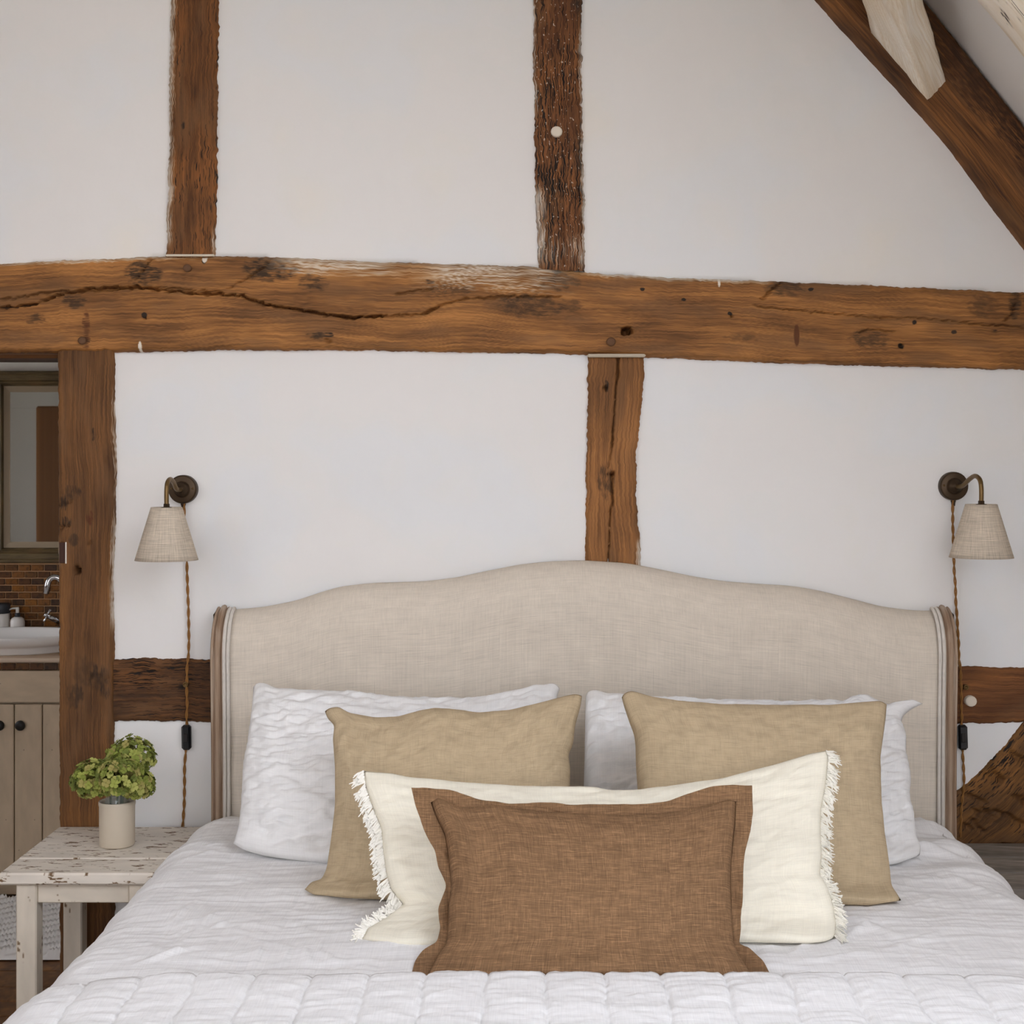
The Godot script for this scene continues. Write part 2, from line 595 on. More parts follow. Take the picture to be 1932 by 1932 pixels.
func build_gable() -> void:
	var wall := structure("wall_back", "white plastered gable wall with exposed oak timber frame")
	# masonry behind the plaster: thick pieces round the doorway at the left
	var zc := -D - 0.135
	var core := mat(rgb8(225, 220, 214), 0.95)
	var door_x := (108.0 - CX) * D / F
	var head_y := H - (672.0 - CY) * D / F
	part("core", box(Vector3((door_x + 1.95) * 0.5, head_y * 0.5, zc), Vector3(1.95 - door_x, head_y, 0.08), 0.002), core, wall)
	part("core", box(Vector3(-2.68, head_y * 0.5, zc), Vector3(0.92, head_y, 0.08), 0.002), core, wall)
	var up := PackedVector2Array([Vector2(-3.2, head_y), Vector2(1.95, head_y), Vector2(1.95, 1.4), Vector2(0.35, 3.4), Vector2(-2.0, 3.4), Vector2(-3.2, 1.9)])
	up[2] = Vector2(1.95, head_y + 0.01)
	up[3] = Vector2(0.45, 3.4)
	part("core", extrude(up, Vector3(0, 0, -D - 0.175), Vector3.RIGHT, Vector3.UP, Vector3(0, 0, 0.08)), core, wall)
	# plaster panels between the timbers
	var nn := noise(77, 1.0, 3)
	var panels := [[-620, 365, -720, 585], [365, 1056, -720, 585], [1056, 2400, -720, 610], [160, 1160, 585, 1300], [1160, 2400, 600, 1310], [160, 1160, 1300, 2027], [1160, 2400, 1310, 2027], [-1300, -760, 585, 2027]]
	# the timbers' outlines, drawn in a little: there the plaster stops short, behind the wood
	var wood_areas := []
	for q in [[0, 500, 290, 487, 400, 486, 520, 488, 1010, 506, 1105, 517, 1480, 534, 1932, 555, 2240, 570, 2240, 704, 1932, 693, 1500, 681, 1220, 669, 900, 660, 420, 656, 0, 661],
			[1112, 670, 1112, 800, 1109, 1060, 1206, 1060, 1196, 960, 1195, 862, 1208, 755, 1213, 670], [1014, 0, 1017, 400, 1022, 500, 1099, 500, 1098, 300, 1092, 0],
			[112, 670, 114, 2000, 208, 2000, 206, 1090, 210, 850, 209, 670], [218, 1249, 500, 1252, 500, 1358, 218, 1357], [1706, 1262, 2200, 1268, 2200, 1358, 1706, 1362], [1812, 1500, 1900, 1412, 1960, 1340, 2100, 1480, 1960, 1660, 1700, 1640]]:
		for area in Geometry2D.offset_polygon(PackedVector2Array(V(q)), -7.0):
			wood_areas.append(area)
	for q in panels:
		var f := func(a: float, b: float) -> Vector3:
			var py := lerpf(q[2], q[3], b)
			var y := H - (py - CY) * D / F
			var x1 := float(q[1])
			if y > 1.2:
				x1 = minf(x1, CX + ((2.545 - y) / 1.266 + 0.951 + 0.03) * F / D)
			var px := lerpf(q[0], maxf(x1, q[0] + 1.0), a)
			var p := W(px, py, D)
			p.z += 0.005 * nn.get_noise_2d(p.x * 2.2, p.y * 2.2) + 0.0016 * nn.get_noise_2d(p.x * 11.0, p.y * 11.0) - 0.003
			for area in wood_areas:
				if Geometry2D.is_point_in_polygon(Vector2(px, py), area):
					p.z -= 0.085
					break
			return p
		var w: float = q[1] - q[0]
		part("plaster_panel", grid(clampi(int(w / 7.0), 8, 160), clampi(int((q[3] - q[2]) / 7.0), 8, 130), f, Vector3(0, 0, 1)), M.plaster, wall)

	# --- tie beam
	var dk := rgb8(88, 56, 28)
	var lt := rgb8(184, 126, 68)
	var black := Color(0.12, 0.09, 0.065)
	var marks := []
	# [x, y, rx, ry, strength] in photograph pixels
	for q in [[270, 525, 40, 26, .7], [510, 525, 62, 26, .75], [590, 550, 34, 20, .6], [140, 568, 26, 16, .6], [66, 598, 22, 14, .55], [1000, 590, 70, 30, .5], [1050, 545, 50, 26, .45], [850, 560, 60, 12, .45], [1050, 524, 10, 8, .8], [1480, 545, 46, 22, .5], [1640, 640, 44, 24, .5], [1855, 575, 34, 30, .4], [1915, 570, 14, 40, .6], [600, 645, 30, 10, .6], [385, 508, 5, 5, .9], [810, 548, 12, 7, .9], [1212, 552, 5, 4, .9], [1290, 570, 5, 4, .9], [1377, 596, 5, 4, .9], [620, 645, 10, 7, .8], [272, 600, 6, 6, .9], [160, 640, 12, 9, .8], [1700, 652, 7, 6, .9], [1725, 608, 5, 5, .9], [1800, 625, 6, 5, .8], [1875, 622, 9, 5, .8], [1530, 548, 6, 4, .9], [1075, 588, 30, 16, .4], [1400, 640, 40, 9, .35]]:
		var u: float = (q[0] + 300.0) / 2540.0
		var top: float = 486.0 + (q[0] / 1932.0) * 62.0
		var bot: float = 660.0 + (q[0] / 1932.0) * 34.0
		marks.append([u, (q[1] - top) / (bot - top), q[2] / 2540.0, q[3] / 172.0, q[4], black])
	for q in [[162, 625, 9, 44], [1503, 634, 6, 26]]:   # candle scorches
		var top: float = 486.0 + (q[0] / 1932.0) * 62.0
		var bot: float = 660.0 + (q[0] / 1932.0) * 34.0
		marks.append([(q[0] + 300.0) / 2540.0, (q[1] - top) / (bot - top), q[2] / 2540.0, q[3] / 172.0, 0.8, rgb8(84, 46, 22)])
	for q in [[386, 503, 6, 9], [1357, 538, 3, 12], [264, 657, 4, 12]]:
		var top: float = 486.0 + (q[0] / 1932.0) * 62.0
		var bot: float = 660.0 + (q[0] / 1932.0) * 34.0
		marks.append([(q[0] + 300.0) / 2540.0, (q[1] - top) / (bot - top), q[2] / 2540.0, q[3] / 172.0, 1.0, rgb8(225, 215, 200)])
	var m_tie := wood(2048, 150, 3.25, 0.225, 100, dk, lt, {"marks": marks, "wave": 0.014, "wash": [[0.31, 0.43, 0.0, 0.2, 0.62], [0.42, 0.55, 0.0, 0.34, 0.6], [0.54, 0.7, 0.0, 0.06, 0.9], [0.0, 0.3, 0.0, 0.05, 0.5]], "relief": 0.14})
	var cr := func(a: Array, w: float, dep: float) -> Array:
		return [V(a), w, dep]
	var tie := timber("tie_beam", wall, [-300, 512, 0, 496, 150, 488, 290, 483, 400, 482, 520, 484, 700, 492, 1010, 502, 1105, 513, 1300, 524, 1480, 530, 1700, 540, 1932, 551, 2240, 566],
		[-300, 668, 0, 665, 213, 664, 420, 660, 650, 660, 900, 664, 1110, 668, 1220, 673, 1500, 685, 1932, 697, 2240, 708], m_tie,
		{"nu": 620, "nv": 112, "proud": 0.022, "back": 0.12, "label": "massive horizontal oak tie beam with long cracks", "rag": 1.4, "round": 9.0, "cracks": [
		cr.call([-60, 588, 0, 581, 60, 575, 110, 556, 170, 545, 255, 541, 320, 550, 400, 555, 455, 558, 500, 574, 580, 587, 640, 598, 720, 597], 4.6, 0.035),
		cr.call([0, 566, 40, 560, 80, 552, 130, 548], 3.4, 0.014),
		cr.call([150, 552, 230, 544, 300, 542, 420, 552], 2.6, 0.012),
		cr.call([256, 528, 272, 506, 286, 486], 3.0, 0.012),
		cr.call([430, 545, 470, 522, 500, 502, 512, 486], 2.8, 0.01),
		cr.call([640, 598, 720, 597, 800, 592, 835, 574, 880, 564, 960, 559, 1056, 560], 3.2, 0.014),
		cr.call([800, 590, 825, 580], 4.6, 0.016),
		cr.call([750, 554, 812, 545], 4.0, 0.012),
		cr.call([1439, 562, 1460, 545, 1478, 527], 4.4, 0.014),
		cr.call([1420, 576, 1480, 583, 1560, 590, 1640, 597, 1740, 600, 1840, 610, 1932, 617], 2.8, 0.01),
		cr.call([1620, 630, 1632, 622, 1665, 624, 1690, 626], 2.8, 0.01),
		cr.call([1895, 606, 1912, 590, 1918, 566], 3.6, 0.012),
		cr.call([1183, 624], 9.5, 0.09), cr.call([272, 600], 4.5, 0.015), cr.call([1378, 596], 4.0, 0.015), cr.call([1700, 651], 5.0, 0.012), cr.call([620, 643], 5.0, 0.012)]})
	var m_peg := mat(rgb8(98, 66, 40), 0.75)
	var m_limepeg := mat(rgb8(226, 214, 196), 0.9)
	peg(tie, 357, 508, 8, m_peg, 0.025)
	peg(tie, 1152, 646, 9, m_peg, 0.025)
	peg(tie, 160, 644, 8, m_peg, 0.025)
	# --- studs, rails, braces
	var m_a := wood(800, 120, 1.4, 0.12, 200, rgb8(66, 40, 19), rgb8(150, 95, 47), {"marks": [[0.36, 0.22, 0.05, 0.3, 0.6, black], [0.3, 0.65, 0.03, 0.2, 0.6, black], [0.44, 0.4, 0.012, 0.06, 0.8, black], [0.72, 0.3, 0.012, 0.06, .8, black]], "wash": [[0.4, 0.98, 0.0, 0.16, 0.9], [0.93, 1.0, 1.0, 0.93, 0.7]], "pit": 0.03, "wave": 0.009})
	var s1 := timber("stud", wall, [332, -420, 322, -120, 320, 0, 318, 120, 317, 300, 313, 400, 312, 489], [420, -420, 411, -120, 410, 0, 409, 150, 407, 350, 404, 489], m_a, {"nu": 220, "nv": 26, "proud": 0.014, "rag": 2.2, "label": "upper left dark oak stud rising from the tie beam", "seed": 8})
	var m_b := wood(800, 120, 1.4, 0.12, 220, rgb8(74, 43, 22), rgb8(150, 97, 54), {"pit": 0.30, "speck": 0.04, "wash": [[0.82, 1.0, 0.0, 0.24, 0.7], [0.92, 1.0, 1.0, 0.1, 0.42], [0.5, 1.0, 1.0, 0.92, 0.7], [0.4, 0.7, 0.0, 0.08, 0.5]], "marks": [[0.46, 0.9, 0.03, 0.16, 0.7, black], [0.77, 0.95, 0.05, 0.12, .7, black]], "relief": 0.24, "wave": 0.003})
	var s2 := timber("stud", wall, [1004, -420, 1007, 0, 1007, 130, 1010, 300, 1012, 400, 1017, 508], [1095, -420, 1098, 0, 1097, 150, 1100, 300, 1103, 420, 1104, 512], m_b, {"nu": 240, "nv": 34, "proud": 0.014, "rag": 2.4, "label": "upper middle oak stud with pitted grain and a pale peg", "seed": 18, "cracks": [
		cr.call([1052, 320, 1056, 380, 1062, 420, 1063, 500], 2.4, 0.008), cr.call([1056, 100, 1060, 200], 2.0, 0.006), cr.call([1092, 330, 1093, 370, 1098, 395], 2.2, 0.008)]})
	peg(s2, 1050, 251, 11, m_limepeg, 0.02)
	var m_c := wood(640, 150, 0.55, 0.14, 240, rgb8(90, 58, 30), rgb8(176, 120, 68), {"marks": [[0.56, 0.4, 0.09, 0.2, 0.5, black], [0.15, 0.34, 0.03, 0.05, 0.9, black]], "wash": [[0.8, 1.0, 1.0, 0.9, 0.9]], "wave": 0.014, "relief": 0.2})
	timber("stud", wall, [1110, 662, 1109, 720, 1109, 800, 1106, 880, 1105, 1000, 1105, 1100], [1217, 664, 1215, 720, 1213, 755, 1207, 800, 1203, 840, 1199, 862, 1202, 900, 1201, 950, 1203, 990, 1208, 1020, 1211, 1100], m_c, {"nu": 130, "nv": 46, "proud": 0.012, "rag": 1.8, "smooth": 2, "seed": 28, "label": "short lower oak stud split by a vertical crack above headboard", "cracks": [
		cr.call([1167, 664, 1166, 700, 1161, 750, 1157, 800, 1155, 845], 3.6, 0.022), cr.call([1155, 848, 1152, 872, 1147, 884], 2.4, 0.012), cr.call([1155, 895, 1156, 950, 1153, 960, 1151, 1010, 1148, 1070], 4.0, 0.02), cr.call([1156, 895], 5.0, 0.02), cr.call([1142, 732], 5.0, 0.02), cr.call([1143, 895, 1152, 898], 2.6, 0.008)]})
	part("mortar_fillet", box(W(1163, 671, D - 0.02), Vector3(0.14, 0.008, 0.016), 0.003), mat(rgb8(196, 184, 164), 0.9), wall)
	part("mortar_fillet", box(W(359, 482, D - 0.02), Vector3(0.118, 0.005, 0.01), 0.002), mat(rgb8(228, 216, 198), 0.9), wall)
	var m_post := wood(1200, 150, 1.75, 0.136, 260, rgb8(68, 43, 22), rgb8(136, 92, 50), {"marks": [[0.2, 0.25, 0.012, 0.2, .5, black], [0.215, 0.1, 0.012, 0.12, .7, black], [0.24, 0.15, 0.008, 0.16, .8, black], [0.265, 0.3, 0.01, 0.1, .5, black], [0.45, 0.5, 0.03, 0.25, .3, black], [0.455, 0.75, 0.022, 0.2, 0.55, black], [0.475, 0.85, 0.012, 0.1, 0.6, black], [0.48, 0.3, 0.02, 0.2, 0.5, black], [0.12, 0.65, 0.01, 0.05, .8, black], [0.235, 0.58, 0.012, 0.08, .7, rgb8(80, 38, 18)]], "wash": [[0.26, 0.305, 0.0, 0.1, 1.0], [0.05, 0.4, 1.0, 0.95, 0.5]], "speck": 0.0, "wave": 0.009})
	timber("post", wall, [107, 655, 107, 800, 108, 1000, 109, 1300, 110, 1600, 111, 2027], [213, 655, 213, 760, 216, 850, 215, 960, 213, 1040, 209, 1090, 211, 1150, 213, 1250, 213, 1500, 213, 2027], m_post, {"nu": 300, "nv": 34, "proud": 0.016, "back": 0.172, "rag": 1.2, "round": 5.0, "smooth": 2, "seed": 33, "label": "oak door post standing between doorway and lamp", "cracks": [
		cr.call([145, 1077], 6.5, 0.08), cr.call([112, 955, 135, 950], 4.0, 0.01), cr.call([112, 1000, 128, 992], 4.5, 0.012), cr.call([182, 1272, 206, 1284], 2.6, 0.006), cr.call([168, 1286, 176, 1270], 2.2, 0.006), cr.call([131, 1291], 3.0, 0.012), cr.call([142, 1390], 3.0, 0.012), cr.call([116, 1052, 116, 1030], 5.0, 0.016), cr.call([182, 798], 3.0, 0.01), cr.call([168, 1024], 3.4, 0.01)]})
	var m_rail := wood(400, 150, 0.5, 0.152, 280, rgb8(46, 29, 15), rgb8(116, 74, 38), {"marks": [[0.42, 0.45, 0.03, 0.08, .9, black], [0.6, 0.2, 0.4, 0.2, .35, black]], "pit": 0.10, "relief": 0.22})
	timber("rail", wall, [214, 1244, 260, 1243, 340, 1243, 400, 1247, 520, 1248], [214, 1363, 260, 1361, 340, 1362, 400, 1364, 520, 1364], m_rail, {"nu": 100, "nv": 34, "proud": 0.008, "rag": 1.7, "seed": 43, "label": "short dark oak rail left of headboard", "cracks": [
		cr.call([250, 1292, 300, 1294, 350, 1300], 1.8, 0.005), cr.call([270, 1270, 330, 1268], 1.8, 0.005)]})
	var m_rail2 := wood(400, 150, 0.6, 0.136, 290, rgb8(78, 46, 23), rgb8(140, 90, 48), {"marks": [[0.55, 0.75, 0.02, 0.06, .9, black]], "pit": 0.0})
	var rr := timber("rail", wall, [1700, 1256, 1806, 1258, 1932, 1261, 2200, 1264], [1700, 1367, 1806, 1366, 1880, 1366, 1932, 1362, 2200, 1362], m_rail2, {"nu": 120, "nv": 26, "proud": 0.010, "rag": 1.5, "seed": 47, "label": "oak rail with a pale round peg right of headboard"})
	peg(rr, 1828, 1321, 11, m_limepeg, 0.022)
	var m_brace := wood(500, 300, 0.9, 0.36, 300, rgb8(70, 46, 22), rgb8(150, 102, 52), {"marks": [], "pit": 0.10, "relief": 0.2, "wave": 0.003, "grey": rgb8(84, 60, 38)})
	var bc := []
	rng.seed = 909
	for k in 26:
		var bx := rng.randf_range(1815, 1990)
		var by := rng.randf_range(1400, 1600)
		if by + (bx - 1806.0) * 1.0 > 1510.0:
			bc.append([[Vector2(bx, by), Vector2(bx + rng.randf_range(14, 32), by + rng.randf_range(8, 20))], rng.randf_range(5.0, 7.5), 0.012])
	timber("brace", wall, [2010, 1262, 1932, 1362, 1906, 1398, 1870, 1438, 1842, 1468, 1806, 1494, 1750, 1540, 1690, 1600], [2290, 1480, 2200, 1580, 2100, 1690, 2010, 1790, 1900, 1900], m_brace, {"nu": 120, "nv": 70, "proud": 0.009, "rag": 1.6, "seed": 53, "label": "dark diagonal oak brace with axe marks behind right table", "cracks": bc})

	# --- raking rafter under the right slope, standing well proud of the plaster
	var m_raft := wood(1000, 170, 1.7, 0.24, 320, rgb8(54, 32, 15), rgb8(150, 98, 50), {"marks": [[0.35, 0.75, 0.4, 0.3, .55, Color(0.16, 0.1, 0.06)], [0.75, 0.75, 0.3, 0.35, .55, Color(0.16, 0.1, 0.06)], [0.5, 0.5, 0.01, 0.03, .9, black], [0.62, 0.6, 0.012, 0.03, .9, black]], "wave": 0.006})
	timber("rafter", wall, [1240, -360, 1400, -190, 1562, 0, 1640, 84, 1735, 190, 1800, 262, 1850, 330, 1890, 385, 1932, 440, 2040, 590, 2200, 800], [1482, -345, 1622, -168, 1754, 0, 1788, 42, 1872, 149, 1964, 265, 2022, 338, 2152, 503, 2372, 780], m_raft, {"nu": 220, "nv": 36, "proud": 0.07, "back": 0.02, "rag": 1.0, "round": 16.0, "seed": 63, "label": "raking oak rafter along the right roof slope"})

	# rusty latch plate let into the post, with paint left round it
	part("latch_plate", box(W(117.5, 1043, D - 0.0175), Vector3(0.014, 0.05, 0.004), 0.0015), mat(rgb8(58, 32, 20), 0.8), wall)
	part("paint_rim", box(W(124.5, 1043, D - 0.017), Vector3(0.0035, 0.052, 0.004), 0.001), mat(rgb8(224, 216, 204), 0.9), wall)
	# doorway lintel behind the tie beam
	part("lintel", box(Vector3(-1.75, head_y + 0.06, -D - 0.08), Vector3(1.2, 0.13, 0.17), 0.008), m_rail, wall)
	# jamb at the far side of the doorway, seen in the mirror
	part("post", box(Vector3(-2.31, head_y * 0.5, -D - 0.22), Vector3(0.12, head_y, 0.46), 0.008), m_rail2, wall)

func build_roof() -> void:
	var c := structure("ceiling", "sloping plastered ceiling with painted rafters")
	var th := Vector2(1.266, 1.0).normalized() * 0.14
	# right slope in pieces round the roof window (z from -1.75 to -0.35)
	var xa := 0.433
	var xb := 1.98
	var slope := func(x0: float, x1: float, z0: float, z1: float) -> void:
		var poly := PackedVector2Array([Vector2(x0, roof_y(x0)), Vector2(x1, roof_y(x1)), Vector2(x1, roof_y(x1)) + th, Vector2(x0, roof_y(x0)) + th])
		part("plaster_slope", extrude(poly, Vector3(0, 0, z0), Vector3.RIGHT, Vector3.UP, Vector3(0, 0, z1 - z0)), M.plain_plaster, c)
	slope.call(xa, xb, -3.75, -1.6)
	slope.call(xa, xb, 0.3, 2.4)
	slope.call(xa, 0.6, -1.6, 0.3)
	slope.call(1.55, xb, -1.6, 0.3)
	part("plaster_flat", box(Vector3(-0.62, 3.2 + 0.07, -0.7), Vector3(2.3, 0.14, 6.1), 0.002), M.plain_plaster, c)
	var e0 := Vector2(-1.68, 3.2)
	var e1 := Vector2(-3.15, 1.34)
	var lt := Vector2(-0.11, 0.09)
	for q in [[0.0, 1.0, -3.75, -0.9], [0.0, 1.0, 0.5, 2.4], [0.0, 0.2, -0.9, 0.5], [0.75, 1.0, -0.9, 0.5]]:
		var pa := e0.lerp(e1, q[0])
		var pb := e0.lerp(e1, q[1])
		part("plaster_slope", extrude(PackedVector2Array([pa, pb, pb + lt, pa + lt]), Vector3(0, 0, q[2]), Vector3.RIGHT, Vector3.UP, Vector3(0, 0, q[3] - q[2])), M.plain_plaster, c)
	# painted common rafters, 9 cm below the plaster
	var m_white := wood(512, 128, 1.6, 0.13, 400, rgb8(226, 206, 176), rgb8(250, 243, 230), {"grey": rgb8(244, 236, 224), "pit": 0.01, "repeat": true, "wave": 0.02})
	var down := Vector3(1.0, -1.266, 0).normalized()
	var inward := Vector3(-1.266, -1.0, 0).normalized()
	for z in [-3.11, -2.45, -1.8, 0.35, 1.1]:
		var v := PackedVector3Array()
		var base := Vector3(xa - 0.05, roof_y(xa - 0.05), z)
		var L := 2.4
		var nz := noise(int(z * 100.0) + 900, 1.0, 2)
		var f := func(a: float, b: float) -> Vector3:
			var s := a * L
			var ring := [Vector2(0.0, 0.0), Vector2(0.075, 0.0), Vector2(0.09, 0.012), Vector2(0.09, 0.108), Vector2(0.075, 0.12), Vector2(0.0, 0.12)]
			var q := b * 5.0
			var k := mini(int(q), 4)
			var rp: Vector2 = ring[k].lerp(ring[k + 1], q - k)
			var wb := 0.006 * nz.get_noise_2d(s * 3.0, b * 3.0)
			return base + down * s + inward * (rp.x + wb) + Vector3(0, 0, rp.y + 0.006 * nz.get_noise_2d(s * 2.0 + 9.0, b))
		var g := grid(80, 20, f, inward)
		var lab := "white limewashed rafter crossing the ceiling slope" if z < -3.0 else ""
		part("rafter", g, m_white, c, lab)
	# curved wind brace: rises from the oak rafter towards the painted rafter
	var p0 := W(1748, 185, 3.525)
	var along_rafter := (W(1644, 58, 3.525) - p0)
	var into := W(1783, 151, 3.525) - p0
	var up := Vector3(-1.0, 1.266, 0).normalized()
	var lead := (up * 0.65 + Vector3(0, 0, 0.76)).normalized()
	var nw := noise(515, 1.0, 3)
	var fb := func(a: float, b: float) -> Vector3:
		var s := -0.02 + a * 0.75
		var q := b * 4.0
		var k := mini(int(q), 3)
		var ring := [Vector2(1, 1.0), Vector2(1, 0), Vector2(0, 0), Vector2(0, 1.0), Vector2(1, 1.0)]
		var rp: Vector2 = ring[k].lerp(ring[k + 1], q - k)
		var p := p0 + along_rafter * rp.x + into * rp.y + lead * s + up * (0.05 * s * s)
		return p + inward * 0.005 * nw.get_noise_2d(s * 9.0, b * 8.0) + up * 0.005 * nw.get_noise_2d(s * 8.0 + 7.0, b * 8.0)
	var mb := wood(512, 256, 0.75, 0.4, 420, rgb8(220, 198, 166), rgb8(248, 240, 226), {"grey": rgb8(246, 240, 230), "wave": 0.05, "repeat": true})
	part("wind_brace", grid(40, 32, fb), mb, c, "short white painted brace butting onto the oak rafter")
	var fcap := func(a: float, b: float) -> Vector3:
		return p0 + along_rafter * a + into * b + lead * -0.018
	part("wind_brace_end", grid(2, 2, fcap, Vector3(0, 0, 1)), mb, c)
	# roof window in the right slope
	var wn := structure("window_1", "roof window in the right slope")
	for zz in [-1.6, 0.28]:
		var poly := PackedVector2Array([Vector2(0.6, roof_y(0.6)) , Vector2(1.55, roof_y(1.55)), Vector2(1.55, roof_y(1.55)) + th, Vector2(0.6, roof_y(0.6)) + th])
		part("window_frame", extrude(poly, Vector3(0, 0, zz), Vector3.RIGHT, Vector3.UP, Vector3(0, 0, 0.02)), M.plain_plaster, wn)

func build_shell() -> void:
	# walls out of view that close the room
	var wr := structure("wall_right")
	part("plaster", box(Vector3(1.82, 0.8, -0.6), Vector3(0.14, 1.6, 6.2), 0.002), M.plain_plaster, wr)
	var wl := structure("wall_left")
	part("plaster", box(Vector3(-3.07, 0.8, -0.6), Vector3(0.14, 1.7, 6.2), 0.002), M.plain_plaster, wl)
	var wf := structure("wall_front")
	# wide window behind the camera
	var x0 := -1.3
	var x1 := 0.84
	var y0 := 0.85
	var y1 := 2.65
	var z := 2.27
	part("plaster", box(Vector3(-0.62, y0 * 0.5, z), Vector3(5.0, y0, 0.14), 0.002), M.plain_plaster, wf)
	part("plaster", box(Vector3(-0.62, (y1 + 3.4) * 0.5, z), Vector3(5.0, 3.4 - y1, 0.14), 0.002), M.plain_plaster, wf)
	part("plaster", box(Vector3((-3.12 + x0) * 0.5, (y0 + y1) * 0.5, z), Vector3(x0 + 3.12, y1 - y0, 0.14), 0.002), M.plain_plaster, wf)
	for q in [[x1, 0.95, y0, y1], [0.95, 1.6, 1.7, y1], [1.6, 1.88, y0, y1]]:
		part("plaster", box(Vector3((q[0] + q[1]) * 0.5, (q[2] + q[3]) * 0.5, z), Vector3(q[1] - q[0], q[3] - q[2], 0.14), 0.002), M.plain_plaster, wf)
	var wn := structure("window_2", "casement window behind the viewer")
	var wpaint := mat(rgb8(235, 233, 228), 0.5)
	for k in 4:
		part("mullion", box(Vector3(lerpf(x0 + 0.025, x1 - 0.025, k / 3.0), (y0 + y1) * 0.5, z), Vector3(0.05, y1 - y0, 0.06), 0.004), wpaint, wn)
	for yy in [y0 + 0.025, 1.95, y1 - 0.025]:
		part("window_rail", box(Vector3((x0 + x1) * 0.5, yy, z), Vector3(x1 - x0, 0.05, 0.06), 0.004), wpaint, wn)

	# floor of wide oak boards running across the room
	var fl := structure("floor", "dark oak floorboards")
	var bm := []
	for k in 3:
		bm.append(wood(768, 64, 2.4, 0.13, 500 + k * 7, rgb8(58, 36, 20), rgb8(134, 90, 50), {"repeat": true, "relief": 0.1, "rough": 0.5}))
	part("subfloor", box(Vector3(-0.62, -0.08, -1.7), Vector3(5.2, 0.10, 8.4), 0.001), mat(rgb8(40, 28, 20), 0.9), fl)
	var zz := -5.74
	var k2 := 0
	rng.seed = 31
	while zz < 2.2:
		var wdt := rng.randf_range(0.10, 0.15)
		part("floorboard", box(Vector3(-0.62, -0.018 + rng.randf_range(-0.001, 0.001), zz + wdt * 0.5), Vector3(4.95, 0.03, wdt - 0.004), 0.002), bm[k2 % 3], fl)
		zz += wdt
		k2 += 1

